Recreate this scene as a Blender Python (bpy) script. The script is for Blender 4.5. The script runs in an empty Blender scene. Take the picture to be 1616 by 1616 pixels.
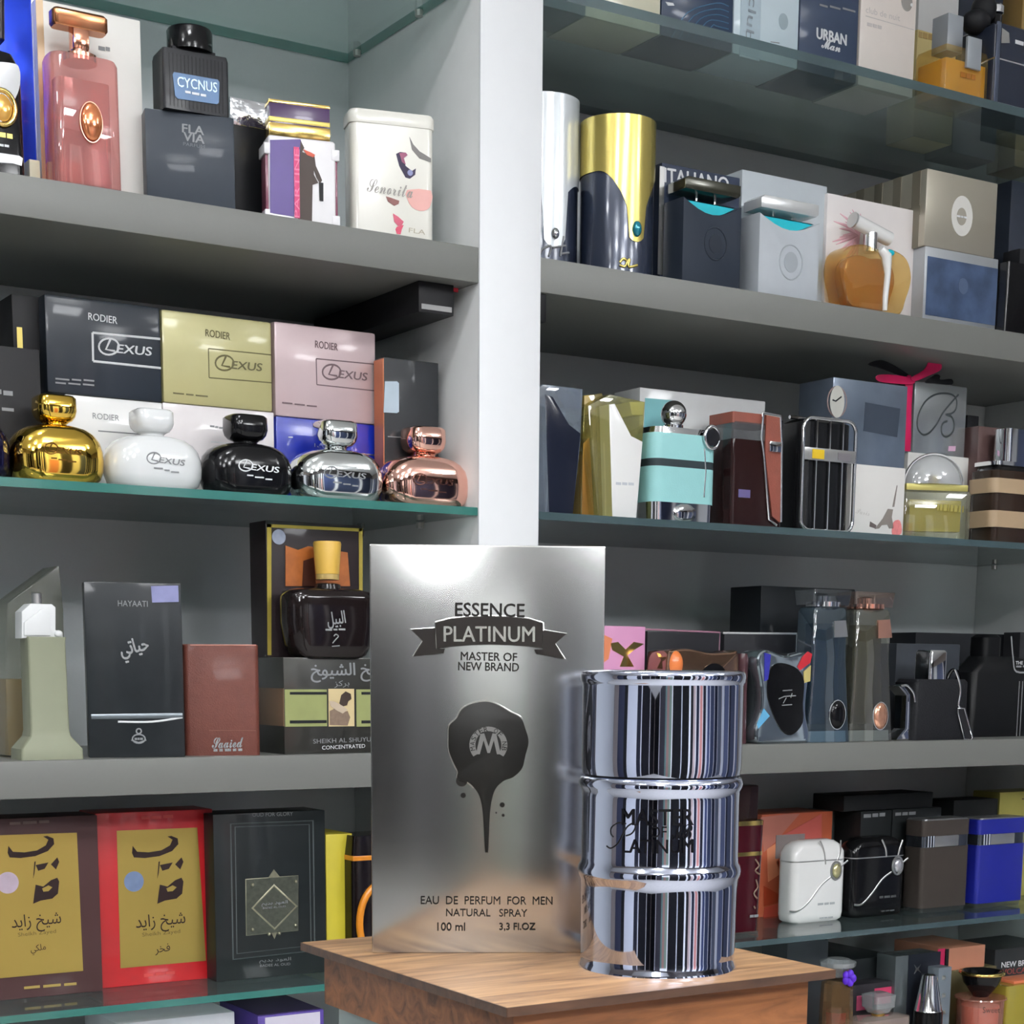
import bpy, bmesh, math, random
from mathutils import Vector, Matrix
random.seed(7)
SC = bpy.context.scene
COL = SC.collection
# ------------------------------------------------------------------ camera
FPX, PPX, PPY = 2703.0, 809.0, 1515.0
YAW, PIT, ROL = math.radians(32.33), math.radians(9.64), math.radians(.398)
CAM = Vector((0, 0, 1.35))
CF = Vector((math.sin(YAW) * math.cos(PIT), math.cos(YAW) * math.cos(PIT), -math.sin(PIT)))
_r = Vector((math.cos(YAW), -math.sin(YAW), 0))
_u = _r.cross(CF)
CR = _r * math.cos(ROL) + _u * math.sin(ROL)
CU = -_r * math.sin(ROL) + _u * math.cos(ROL)
cd = bpy.data.cameras.new('camera')
cam = bpy.data.objects.new('camera', cd)
COL.objects.link(cam)
cd.sensor_width = 36
cd.lens = FPX / 1616 * 36
cd.shift_x = -(PPX - 808) / 1616
cd.shift_y = (PPY - 808) / 1616
cd.clip_start = .02
m3 = Matrix((CR, CU, -CF)).transposed()
cam.matrix_world = Matrix.Translation(CAM) @ m3.to_4x4()
SC.camera = cam
# ------------------------------------------------------------------ world, exposure
w = bpy.data.worlds.new('world')
SC.world = w
w.use_nodes = True
w.node_tree.nodes['Background'].inputs[0].default_value = (.55, .6, .65, 1)
w.node_tree.nodes['Background'].inputs[1].default_value = .15
SC.view_settings.view_transform = 'Standard'
SC.view_settings.look = 'None'
SC.view_settings.gamma = 1
SC.view_settings.use_curve_mapping = False
SC.view_settings.exposure = 0.0
SC.cycles.transparent_max_bounces = 16
SC.cycles.max_bounces = 6
SC.cycles.diffuse_bounces = 3
SC.cycles.glossy_bounces = 4
SC.cycles.transmission_bounces = 4
SC.cycles.use_adaptive_sampling = True
SC.cycles.adaptive_threshold = .05
SC.cycles.sample_clamp_indirect = 6
LAMP_W = 40.0          # emission strength of the ceiling lamps
# ------------------------------------------------------------------ measuring helpers
def ray(x, y):
    return CF + CR * ((x - PPX) / FPX) - CU * ((y - PPY) / FPX)
def onY(x, y, Y):
    d = ray(x, y)
    return CAM + d * (Y / d.y)
def onX(x, y, X):
    d = ray(x, y)
    return CAM + d * (X / d.x)
def onZ(x, y, Z):
    d = ray(x, y)
    return CAM + d * ((Z - CAM.z) / d.z)
def onPlane(x, y, p, n):
    d = ray(x, y)
    return CAM + d * ((p - CAM).dot(n) / d.dot(n))
# ------------------------------------------------------------------ materials
def lin(c):
    o = []
    for v in c[:3]:
        v = v / 255
        o.append(v / 12.92 if v <= .04045 else ((v + .055) / 1.055) ** 2.4)
    return (*o, 1)
MATS = {}
def M(key, rgb=(128, 128, 128), rough=.45, metal=0, coat=0, noise=.06, ns=60, bump=0, bs=200, spec=.5, trans=0, sheen=0, rvar=0, aniso=0, emit=0):
    if key in MATS:
        return MATS[key]
    m = bpy.data.materials.new(key)
    m.use_nodes = True
    nt = m.node_tree
    b = nt.nodes['Principled BSDF']
    c = lin(rgb)
    if metal == 0 and sum(c[:3]) < .2:      # dark boards and lacquers are less glossy than pale ones
        spec, coat = spec * .45, coat * .35
    b.inputs['Roughness'].default_value = rough
    b.inputs['Metallic'].default_value = metal
    b.inputs['Coat Weight'].default_value = coat
    b.inputs['Coat Roughness'].default_value = .06
    b.inputs['Specular IOR Level'].default_value = spec
    b.inputs['Transmission Weight'].default_value = trans
    tc = nt.nodes.new('ShaderNodeTexCoord')
    n = nt.nodes.new('ShaderNodeTexNoise')
    n.inputs['Scale'].default_value = ns
    n.inputs['Detail'].default_value = 4
    nt.links.new(tc.outputs['Object'], n.inputs['Vector'])
    mx = nt.nodes.new('ShaderNodeMix')
    mx.data_type = 'RGBA'
    mx.inputs[6].default_value = tuple(min(1, v * (1 - noise)) for v in c[:3]) + (1,)
    mx.inputs[7].default_value = tuple(min(1, v * (1 + noise)) for v in c[:3]) + (1,)
    nt.links.new(n.outputs['Fac'], mx.inputs[0])
    nt.links.new(mx.outputs[2], b.inputs['Base Color'])
    if rvar:
        mr = nt.nodes.new('ShaderNodeMapRange')
        mr.inputs[1].default_value = .35
        mr.inputs[2].default_value = .65
        mr.inputs[3].default_value = max(.01, rough - rvar)
        mr.inputs[4].default_value = rough + rvar
        nt.links.new(n.outputs['Fac'], mr.inputs[0])
        nt.links.new(mr.outputs[0], b.inputs['Roughness'])
    if bump:
        n2 = nt.nodes.new('ShaderNodeTexNoise')
        n2.inputs['Scale'].default_value = bs
        n2.inputs['Detail'].default_value = 3
        nt.links.new(tc.outputs['Object'], n2.inputs['Vector'])
        bp = nt.nodes.new('ShaderNodeBump')
        bp.inputs['Strength'].default_value = bump
        bp.inputs['Distance'].default_value = .002
        nt.links.new(n2.outputs['Fac'], bp.inputs['Height'])
        nt.links.new(bp.outputs[0], b.inputs['Normal'])
    if emit:
        b.inputs['Emission Color'].default_value = c
        b.inputs['Emission Strength'].default_value = emit
    MATS[key] = m
    return m
def G(key, tint=(220, 235, 230), body=0.0, rough=.02, bodycol=None, base=.04, edge=.85, metal=False):
    """clear or tinted glass / liquid: tinted see-through with Schlick reflection, plus some scattering body"""
    if key in MATS:
        return MATS[key]
    m = bpy.data.materials.new(key)
    m.use_nodes = True
    nt = m.node_tree
    nt.nodes.clear()
    N = nt.nodes.new
    L = nt.links.new
    out = N('ShaderNodeOutputMaterial')
    tr = N('ShaderNodeBsdfTransparent')
    tr.inputs[0].default_value = lin(tint)
    di = N('ShaderNodeBsdfDiffuse')
    tc = N('ShaderNodeTexCoord')
    nz = N('ShaderNodeTexNoise')
    nz.inputs['Scale'].default_value = 40
    L(tc.outputs['Object'], nz.inputs['Vector'])
    bc = lin(bodycol or tint)
    mc = N('ShaderNodeMix')
    mc.data_type = 'RGBA'
    mc.inputs[6].default_value = tuple(v * .92 for v in bc[:3]) + (1,)
    mc.inputs[7].default_value = tuple(min(1, v * 1.08) for v in bc[:3]) + (1,)
    L(nz.outputs['Fac'], mc.inputs[0])
    L(mc.outputs[2], di.inputs[0])
    m1 = N('ShaderNodeMixShader')
    m1.inputs[0].default_value = body
    L(tr.outputs[0], m1.inputs[1])
    L(di.outputs[0], m1.inputs[2])
    gl = N('ShaderNodeBsdfGlossy')
    gl.inputs['Roughness'].default_value = rough
    lw = N('ShaderNodeLayerWeight')
    lw.inputs[0].default_value = .5
    pw = N('ShaderNodeMath')
    pw.operation = 'POWER'
    pw.inputs[1].default_value = 4
    L(lw.outputs['Facing'], pw.inputs[0])
    ma = N('ShaderNodeMath')
    ma.operation = 'MULTIPLY_ADD'
    ma.inputs[1].default_value = edge
    ma.inputs[2].default_value = base
    L(pw.outputs[0], ma.inputs[0])
    m2 = N('ShaderNodeMixShader')
    L(ma.outputs[0], m2.inputs[0])
    L(m1.outputs[0], m2.inputs[1])
    L(gl.outputs[0], m2.inputs[2])
    L(m2.outputs[0], out.inputs[0])
    MATS[key] = m
    return m
def wood(key, dark, light, scale=(6, 60, 60), rough=.4):
    if key in MATS:
        return MATS[key]
    m = bpy.data.materials.new(key)
    m.use_nodes = True
    nt = m.node_tree
    b = nt.nodes['Principled BSDF']
    b.inputs['Roughness'].default_value = rough
    tc = nt.nodes.new('ShaderNodeTexCoord')
    mp = nt.nodes.new('ShaderNodeMapping')
    mp.inputs['Scale'].default_value = scale
    nt.links.new(tc.outputs['Object'], mp.inputs[0])
    n = nt.nodes.new('ShaderNodeTexNoise')
    n.inputs['Scale'].default_value = 1.6
    n.inputs['Detail'].default_value = 7
    n.inputs['Roughness'].default_value = .62
    n.inputs['Distortion'].default_value = 1.1
    nt.links.new(mp.outputs[0], n.inputs['Vector'])
    cr = nt.nodes.new('ShaderNodeValToRGB')
    e = cr.color_ramp.elements
    e[0].position = .3
    e[0].color = lin(dark)
    e[1].position = .68
    e[1].color = lin(light)
    k = e.new(.47)
    k.color = lin(tuple((a * .4 + c * .6) for a, c in zip(dark, light)))
    nt.links.new(n.outputs['Fac'], cr.inputs[0])
    nt.links.new(cr.outputs[0], b.inputs['Base Color'])
    bp = nt.nodes.new('ShaderNodeBump')
    bp.inputs['Strength'].default_value = .15
    bp.inputs['Distance'].default_value = .001
    nt.links.new(n.outputs['Fac'], bp.inputs['Height'])
    nt.links.new(bp.outputs[0], b.inputs['Normal'])
    MATS[key] = m
    return m
# ------------------------------------------------------------------ mesh helpers
def fin(bm, smooth=False, ang=.6):
    bmesh.ops.recalc_face_normals(bm, faces=bm.faces)
    me = bpy.data.meshes.new('m')
    bm.to_mesh(me)
    bm.free()
    if smooth:
        for p in me.polygons:
            p.use_smooth = True
        me.set_sharp_from_angle(angle=ang)
    return me
def box(w, d, h, x=0, y=0, z=0, b=.0012, seg=2):
    """box centred at x, y, standing on z"""
    bm = bmesh.new()
    bmesh.ops.create_cube(bm, size=1, matrix=Matrix.Translation((x, y, z + h / 2)) @ Matrix.Diagonal((w, d, h, 1)))
    if b > 0:
        b = min(b, .3 * min(w, d, h))
        bmesh.ops.bevel(bm, geom=list(bm.edges), offset=b, segments=seg, affect='EDGES', profile=.6)
    return fin(bm, b > 0)
def rrect(w, d, r, k=5):
    r = max(1e-5, min(r, w / 2 - 1e-5, d / 2 - 1e-5))
    pts = []
    for cx, cy, a0 in ((w / 2 - r, d / 2 - r, 0), (-w / 2 + r, d / 2 - r, 90), (-w / 2 + r, -d / 2 + r, 180), (w / 2 - r, -d / 2 + r, 270)):
        for i in range(k + 1):
            a = math.radians(a0 + 90 * i / k)
            pts.append((cx + r * math.cos(a), cy + r * math.sin(a)))
    return pts
def loft(secs, k=5, ang=.6, cap=True):
    """secs: (z, w, d, r[, x, y]) rounded-rectangle sections from bottom to top"""
    bm = bmesh.new()
    rings = []
    for s in secs:
        z, w, d, r = s[:4]
        ox, oy = (s[4], s[5]) if len(s) > 4 else (0, 0)
        rings.append([bm.verts.new((x + ox, y + oy, z)) for x, y in rrect(w, d, r, k)])
    n = len(rings[0])
    for a, c in zip(rings, rings[1:]):
        for i in range(n):
            bm.faces.new((a[i], a[(i + 1) % n], c[(i + 1) % n], c[i]))
    if cap:
        bm.faces.new(rings[0])
        bm.faces.new(rings[-1])
    return fin(bm, True, ang)
def lathe(prof, n=32, x=0, y=0, sx=1, sy=1, ang=.6):
    """prof: (r, z) from bottom to top"""
    bm = bmesh.new()
    rings = []
    for r, z in prof:
        r = max(r, 1e-5)
        rings.append([bm.verts.new((x + sx * r * math.cos(2 * math.pi * i / n), y + sy * r * math.sin(2 * math.pi * i / n), z)) for i in range(n)])
    for a, c in zip(rings, rings[1:]):
        for i in range(n):
            bm.faces.new((a[i], a[(i + 1) % n], c[(i + 1) % n], c[i]))
    bm.faces.new(rings[0])
    bm.faces.new(rings[-1])
    return fin(bm, True, ang)
def prism(pts, d, y=0, b=0, seg=2, smooth=True):
    """outline pts (x, z) extruded along y, centred on y"""
    bm = bmesh.new()
    f = bm.faces.new([bm.verts.new((p[0], y - d / 2, p[1])) for p in pts])
    g = bmesh.ops.extrude_face_region(bm, geom=[f])
    bmesh.ops.translate(bm, vec=(0, d, 0), verts=[v for v in g['geom'] if isinstance(v, bmesh.types.BMVert)])
    if b > 0:
        es = [e for e in bm.edges if abs(e.verts[0].co.y - e.verts[1].co.y) < 1e-6]
        bmesh.ops.bevel(bm, geom=es, offset=b, segments=seg, affect='EDGES', profile=.6, clamp_overlap=True)
    return fin(bm, smooth, .5)
def tube(pts, r, n=8, closed=False, flat=1.0):
    pts = [Vector(p) for p in pts]
    bm = bmesh.new()
    rings = []
    N = len(pts)
    up = Vector((0, 1, 0))
    for i, p in enumerate(pts):
        if closed:
            t = pts[(i + 1) % N] - pts[i - 1]
        else:
            t = pts[min(i + 1, N - 1)] - pts[max(i - 1, 0)]
        if t.length < 1e-9:
            t = Vector((0, 0, 1))
        t.normalize()
        a = t.cross(up)
        if a.length < 1e-3:
            a = t.cross(Vector((1, 0, 0)))
        a.normalize()
        c = t.cross(a)
        rr = r[i] if isinstance(r, (list, tuple)) else r
        rings.append([bm.verts.new(p + a * (rr * math.cos(2 * math.pi * j / n)) + c * (rr * flat * math.sin(2 * math.pi * j / n))) for j in range(n)])
    for i in range(N if closed else N - 1):
        a, c = rings[i], rings[(i + 1) % N]
        for j in range(n):
            bm.faces.new((a[j], a[(j + 1) % n], c[(j + 1) % n], c[j]))
    if not closed:
        bm.faces.new(rings[0])
        bm.faces.new(rings[-1])
    return fin(bm, True, 1.0)
def ball(r, x=0, y=0, z=0, sx=1, sy=1, sz=1, u=20, v=12):
    bm = bmesh.new()
    bmesh.ops.create_uvsphere(bm, u_segments=u, v_segments=v, radius=r, matrix=Matrix.Translation((x, y, z)) @ Matrix.Diagonal((sx, sy, sz, 1)))
    return fin(bm, True, 3)
def join(*ms):
    bm = bmesh.new()
    for me in ms:
        bm.from_mesh(me)
    me = bpy.data.meshes.new('m')
    bm.to_mesh(me)
    bm.free()
    me.set_sharp_from_angle(angle=.6)
    for q in ms:
        bpy.data.meshes.remove(q)
    return me
def cat(pts, sub=6, closed=False):
    """Catmull-Rom through 2D or 3D points"""
    P = [Vector(p) for p in pts]
    N = len(P)
    out = []
    for i in range(N if closed else N - 1):
        if closed:
            a, b, c, d = P[i - 1], P[i], P[(i + 1) % N], P[(i + 2) % N]
        else:
            a, b, c, d = P[max(i - 1, 0)], P[i], P[i + 1], P[min(i + 2, N - 1)]
        for j in range(sub):
            t = j / sub
            out.append(.5 * ((2 * b) + (c - a) * t + (2 * a - 5 * b + 4 * c - d) * t * t + (3 * b - a - 3 * c + d) * t ** 3))
    if not closed:
        out.append(P[-1])
    return [tuple(p) for p in out]
# ------------------------------------------------------------------ object helpers
def obj(name, me, mat, parent=None, loc=(0, 0, 0), rot=(0, 0, 0), label=None):
    o = bpy.data.objects.new(name, me)
    me.name = name
    if mat is not None:
        me.materials.append(mat)
    COL.objects.link(o)
    o.location = loc
    o.rotation_euler = rot
    if parent is not None:
        o.parent = parent
    if label:
        o['label'] = label
    return o
def struct(name, me, mat, parent=None, loc=(0, 0, 0), label=None):
    o = obj(name, me, mat, parent, loc)
    if parent is None:
        o['kind'] = 'structure'
        if label:
            o['label'] = label
    return o
YF = 1.55
YB = 1.833
class T:
    """a thing: an Empty at its base plus the measuring plane of its front (or middle)"""
    def __init__(s, name, label, catg, xl, xr, yt, z, dy=.02, d=.04, rz=0, yb=None, mid=False, group=None, Y=None, facecam=False):
        xc = (xl + xr) / 2
        if yb is not None:
            Y = onZ(xc, yb, z).y
        elif Y is None:
            Y = YF + dy
        p = onY(xc, yt, Y)
        rz = math.radians(rz)
        if facecam:
            rz = -math.atan2(p.x, p.y)
        ax = Vector((math.cos(rz), math.sin(rz), 0))
        n = Vector((-math.sin(rz), math.cos(rz), 0))
        # row half way down the thing
        zt = p.z
        q = Vector((p.x, p.y, (zt + z) / 2)) - CAM
        ym = PPY - FPX * q.dot(CU) / q.dot(CF)
        a, b = onPlane(xl, ym, p, n), onPlane(xr, ym, p, n)
        c = (a + b) / 2
        s.w = (b - a).length
        s.d = d
        s.h = onPlane(xc, yt, c, n).z - z
        s.n, s.ax, s.rz = n, ax, rz
        s.yf = 0 if mid else -d / 2
        s.org = Vector((c.x, c.y, z)) + n * (-s.yf)
        s.pc = c
        s.top = z + s.h
        s.z = z
        s.k = 0
        o = bpy.data.objects.new(name, None)
        o.empty_display_size = .02
        COL.objects.link(o)
        o.location = s.org
        o.rotation_euler = (0, 0, rz)
        o['label'] = label
        o['category'] = catg
        if group:
            o['group'] = group
        s.o = o
    def L(s, x, y, yl=None):
        """pixel -> local (x, z) on the measuring plane, or on the local plane y = yl"""
        c = s.pc if yl is None else s.org + s.n * yl
        v = onPlane(x, y, c, s.n) - s.org
        return (v.dot(s.ax), v.z)
    def px(s, n, at=None):
        """length in metres of n pixels at the thing's distance"""
        return n * (s.pc - CAM).dot(CF) / FPX
    def add(s, name, me, mat, parent=None, loc=(0, 0, 0), rot=(0, 0, 0), label=None):
        return obj(name, me, mat, parent or s.o, loc, rot, label)
    def eps(s):
        s.k += 1
        return .0004
    def poly(s, name, pts, mat, y=None, t=.0006, raw=False, parent=None, up=0, sm=0):
        """flat printed or applied patch traced on the face"""
        q = pts if raw else [s.L(*p, yl=y) for p in pts]
        if sm:
            q = cat(q, sm, True)
        yy = (s.yf if y is None else y) - .0002 - up * .0004
        return s.add(name, prism(q, t, yy, 0, smooth=False), mat, parent)
    def rect(s, name, x0, y0, x1, y1, mat, **k):
        """rectangle following the face: corners given as left-top and right-bottom pixels"""
        a, c = s.L(x0, y0, yl=k.get('y')), s.L(x1, y1, yl=k.get('y'))
        return s.poly(name, [(a[0], a[1]), (c[0], a[1]), (c[0], c[1]), (a[0], c[1])], mat, raw=True, **k)
    def disc(s, name, cx, cy, r, mat, n=28, sx=1, **k):
        c = s.L(cx, cy, yl=k.get('y'))
        R = s.px(r)
        return s.poly(name, [(c[0] + sx * R * math.cos(2 * math.pi * i / n), c[1] + R * math.sin(2 * math.pi * i / n)) for i in range(n)], mat, raw=True, **k)
    def line(s, name, pts, r, mat, y=None, sm=0, closed=False, parent=None, n=6):
        """raised line traced on the face, r in pixels"""
        q = [s.L(*p, yl=y) for p in pts]
        if sm:
            q = cat(q, sm, closed)
        yy = s.yf if y is None else y
        R = [s.px(v) for v in r] if isinstance(r, list) else s.px(r)
        return s.add(name, tube([(a, yy, c) for a, c in q], R, n, closed, .5), mat, parent)
    def dash(s, xl, yl, xr, yr, hpx, mat, n=3, y=None, up=0, name='fine_print'):
        """print too small to read: a row of short bars"""
        a, c = s.L(xl, yl, yl=y), s.L(xr, yr, yl=y)
        H = s.px(hpx) * .7
        yy = (s.yf if y is None else y) - .0003 - up * .0004
        rnd = random.Random(int(xl * 7 + yl))
        cut = [0] + sorted((i + rnd.uniform(-.2, .2)) / n for i in range(1, n)) + [1]
        ms = []
        for p, q in zip(cut, cut[1:]):
            p2, q2 = p + .02, q - .04
            x0, x1 = a[0] + (c[0] - a[0]) * p2, a[0] + (c[0] - a[0]) * q2
            z = a[1] + (c[1] - a[1]) * (p2 + q2) / 2
            ms.append(box(x1 - x0, .0004, H, (x0 + x1) / 2, yy, z - H / 2, 0))
        return s.add(name, join(*ms), mat)
    def text(s, txt, xl, yl, xr, yr, hpx, mat, name='lettering', y=None, bold=0, shear=0, vert=False, curve=None, parent=None, up=0, label=None):
        """lettering between two pixels on its mid line, hpx pixels high"""
        me = textmesh(txt, bold, shear)
        xs = [v.co.x for v in me.vertices]
        zs = [v.co.y for v in me.vertices]
        a, c = s.L(xl, yl, yl=y), s.L(xr, yr, yl=y)
        H = s.px(hpx)
        yy = (s.yf if y is None else y) - .0004 - up * .0004
        W = math.hypot(c[0] - a[0], c[1] - a[1])
        ca, sa = (c[0] - a[0]) / W, (c[1] - a[1]) / W
        kx, kz = W / (max(xs) - min(xs)), H / (max(zs) - min(zs))
        x0, z0 = min(xs), (min(zs) + max(zs)) / 2
        for v in me.vertices:
            p, q = (v.co.x - x0) * kx, (v.co.y - z0) * kz
            X, Z = a[0] + p * ca - q * sa, a[1] + p * sa + q * ca
            if curve:
                R, x_c, y_c = curve
                t = (X - x_c) / R
                R2 = R + .0004 + v.co.z
                v.co = (x_c + R2 * math.sin(t), y_c - R2 * math.cos(t), Z)
            else:
                v.co = (X, yy - v.co.z, Z)
        return s.add(name, me, mat, parent, label=label)
def textmesh(txt, bold=0, shear=0):
    c = bpy.data.curves.new('t', 'FONT')
    c.body = txt
    c.shear = shear
    c.resolution_u = 3
    c.space_line = .8
    c.align_x = 'CENTER'
    o = bpy.data.objects.new('t', c)
    COL.objects.link(o)
    me = bpy.data.meshes.new_from_object(o.evaluated_get(bpy.context.evaluated_depsgraph_get()))
    bpy.data.objects.remove(o)
    bpy.data.curves.remove(c)
    me.materials.clear()
    if bold > 0:
        bm = bmesh.new()
        for k, (ax, az) in enumerate(((-1, 0), (1, 0), (0, .6), (0, -.6))):
            bm.from_mesh(me)
            bm.verts.ensure_lookup_table()
            for v in bm.verts[k * len(me.vertices):]:
                v.co.x += bold * 2.2 * ax
                v.co.y += bold * 2.2 * az
                v.co.z = .00006 * k
        bm.to_mesh(me)
        bm.free()
    return me
def carton(name, label, xl, xr, yt, z, dy=.02, d=.04, mat=None, b=.0012, catg='box', part='carton', **k):
    t = T(name, label, catg, xl, xr, yt, z, dy, d, **k)
    t.add(part, box(t.w, t.d, t.h, b=b), mat)
    return t
def plain(name, label, xl, xr, yt, z, dy=.02, d=.04, mat=None, b=.0012, catg='box', **k):
    """a thing with no separate parts: one mesh"""
    t = T(name, label, catg, xl, xr, yt, z, dy, d, **k)
    loc, rot = t.o.location.copy(), t.o.rotation_euler.copy()
    bpy.data.objects.remove(t.o)
    o = obj(name, box(t.w, t.d, t.h, b=b), mat, None, loc, rot)
    o['label'] = label
    o['category'] = catg
    if k.get('group'):
        o['group'] = k['group']
    t.o = o
    return t
# ------------------------------------------------------------------ the room
def slab(x0, x1, y0, y1, z0, z1, b=0):
    return box(x1 - x0, y1 - y0, z1 - z0, (x0 + x1) / 2, (y0 + y1) / 2, z0, b)
WHITE = M('white laminate', (236, 238, 240), .35, noise=.015)
GREYL = M('grey laminate', (106, 107, 103), .42, noise=.03, ns=300)
BACKP = M('grey back panel', (198, 202, 203), .3, noise=.03, ns=300, spec=.6)
PLAST = M('wall plaster', (196, 196, 194), .7, noise=.04)
struct('floor', slab(-3, 5, -2.6, 1.9, -.05, 0), M('floor tile', (190, 188, 184), .25, noise=.1, ns=8))
struct('ceiling', slab(-3, 5, -2.6, 1.9, 2.75, 2.8), M('ceiling paint', (240, 240, 238), .8))
struct('wall_back', slab(-3, 5, 1.833, 1.9, 0, 2.75), BACKP)
WL = struct('wall_left', slab(-3.05, -3, -2.6, 1.9, 0, 2.75), M('side wall paint', (150, 140, 135), .7))
WR = struct('wall_right', slab(5, 5.05, -2.6, 1.9, 0, 2.75), M('side wall paint', (150, 140, 135), .7))
wf = struct('wall_front', slab(-3, 5, -2.65, -2.6, 0, 2.75), M('front wall dark', (70, 66, 66), .6))
# the shop's other side: unseen panels, added and toned for the reflections
xs = -3.0
for wd, hp, colr in ((.7, 2.3, (16, 16, 20)), (.06, 2.3, (235, 236, 240)), (.64, 2.3, (62, 60, 66)), (.17, 1.52, (96, 128, 122)), (.24, 1.5, (150, 118, 110)), (.24, 1.5, (116, 136, 120)), (.08, 2.3, (245, 245, 245)), (.75, 2.3, (20, 20, 24)), (.06, 2.3, (220, 225, 230)), (.55, 2.3, (12, 12, 14)), (.14, 2.3, (230, 232, 236)), (.22, 2.3, (30, 30, 34)), (.2, 1.9, (190, 170, 166)), (.06, 2.3, (245, 245, 245)), (.26, 2.3, (40, 44, 60)),
                 (.07, 2.3, (245, 245, 245)), (.25, 1.8, (206, 140, 130)), (.06, 2.3, (240, 240, 240)), (.3, 2.3, (40, 40, 50)), (.2, 2.3, (214, 216, 222)), (.3, 2.3, (60, 72, 110)), (.08, 2.3, (245, 245, 245)), (.6, 2.3, (60, 70, 96)), (.08, 2.3, (245, 245, 245)), (.6, 2.3, (40, 46, 66)), (.12, 2.3, (245, 245, 245)), (.95, 2.3, (110, 118, 136))):
    obj('reflection_panel', slab(xs, xs + wd, -2.6, -2.57, 0, hp), M('panel %d %d %d' % colr, colr, .4), wf)
    if hp < 2.3:
        obj('reflection_panel', slab(xs, xs + wd, -2.6, -2.575, hp, 2.3), M('panel 200 202 200', (200, 202, 200), .4), wf)
    xs += wd
ys = -2.5  # more unseen panels on the side walls, added for the chrome barrel's reflections
for wd, cl, cr in ((.6, (14, 14, 18), (232, 234, 238)), (.05, (245, 245, 245), (20, 22, 30)), (.9, (22, 22, 28), (90, 100, 130)), (.08, (230, 232, 238), (245, 245, 248)), (.4, (36, 38, 50), (40, 44, 60)), (.9, (222, 226, 234), (60, 68, 92)), (.3, (26, 26, 30), (245, 245, 245)), (.6, (60, 64, 84), (110, 120, 150))):
    obj('reflection_panel', slab(-3, -2.97, ys, ys + wd, 0, 2.3), M('panel %d %d %d' % cl, cl, .4), WL)
    obj('reflection_panel', slab(4.97, 5, ys, ys + wd, 0, 2.3), M('panel %d %d %d' % cr, cr, .4), WR)
    ys += wd
# ------------------------------------------------------------------ ceiling lamps (the room's own light)
LM = M('lamp diffuser', (250, 252, 255), .5, noise=0, emit=LAMP_W)
LFR = M('lamp frame', (230, 230, 230), .4)
for i, (lx, ly, sx, sy) in enumerate(((-.45, .85, .20, .18), (.35, .85, .22, .18), (-1.6, -.4, .3, .3), (-.3, -.5, .36, .36), (.9, -.6, .36, .36), (2.4, -.6, .3, .3), (-1.4, -1.8, .5, .5), (.3, -1.8, .6, .6), (2.0, -1.8, .5, .5))):
    e = bpy.data.objects.new('ceiling_lamp', None)
    COL.objects.link(e)
    e.location = (lx, ly, 2.60)
    e['label'] = 'square white lamp hanging from the ceiling, out of the picture above'
    e['category'] = 'lamp'
    e['group'] = 'ceiling lamps above the shelving'
    obj('frame', join(slab(-sx / 2 - .02, sx / 2 + .02, -sy / 2 - .02, -sy / 2, -.03, 0), slab(-sx / 2 - .02, sx / 2 + .02, sy / 2, sy / 2 + .02, -.03, 0),
                      slab(-sx / 2 - .02, -sx / 2, -sy / 2, sy / 2, -.03, 0), slab(sx / 2, sx / 2 + .02, -sy / 2, sy / 2, -.03, 0)), LFR, e)
    obj('hanger', slab(-.012, .012, -.012, .012, 0, .15), LFR, e)
    obj('diffuser', slab(-sx / 2, sx / 2, -sy / 2, sy / 2, -.02, -.005), LM, e)
# ------------------------------------------------------------------ the shelving
XD0, XD1, XR = .935, 1.007, 1.970
XL0, XL1 = -.10, -.03
ZE, S1, ZG, S2, ZD, S3, S0 = 2.024, 1.766, 1.513, 1.265, 1.033, .86, 2.53
def piece(name, me, mat, label, catg):
    o = obj(name, me, mat)
    o['label'] = label
    o['category'] = catg
    return o
UPS = M('upright side', (232, 233, 232), .45, noise=.03)
for a, c, lb in ((XL0, XL1, 'white upright panel beyond the left border of the picture'), (XD0, XD1, 'tall white upright panel in the middle between the two bays'), (XR, XR + .072, 'white upright panel closing the right bay at the right border')):
    up = piece('upright_panel', slab(a, c, YF, YB - .0005, 0, 2.6, .001), UPS, lb, 'shelf upright')
    obj('front_edge', slab(a - .0005, c + .0005, YF - .003, YF, 0, 2.6, .0006), WHITE, up)
for a, c, side in ((XL1, XD0, 'left'), (XD1, XR, 'right')):
    for z, lb in ((S0, 'topmost grey shelf board of the %s bay, above the picture'), (S1, {'left': 'thick grey shelf board carrying the pink bottle and ivory tin', 'right': 'thick grey shelf board carrying the gold canister and grey flask'}[side]), (S2, {'left': 'thick grey shelf board carrying the frosted tower bottle', 'right': 'thick grey shelf board carrying the two tall slim bottles'}[side]),
                  (S3, {'left': 'bottom grey shelf board under the lilac carton', 'right': 'bottom grey shelf board under the chrome cone bottle'}[side]), (.4, 'lowest grey shelf board of the %s bay, below the picture')):
        piece('shelf_board', slab(a + .0003, c - .0003, YF, YB - .0005, z - .034, z, .0008), GREYL, lb % side if '%' in lb else lb, 'shelf board')
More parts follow.
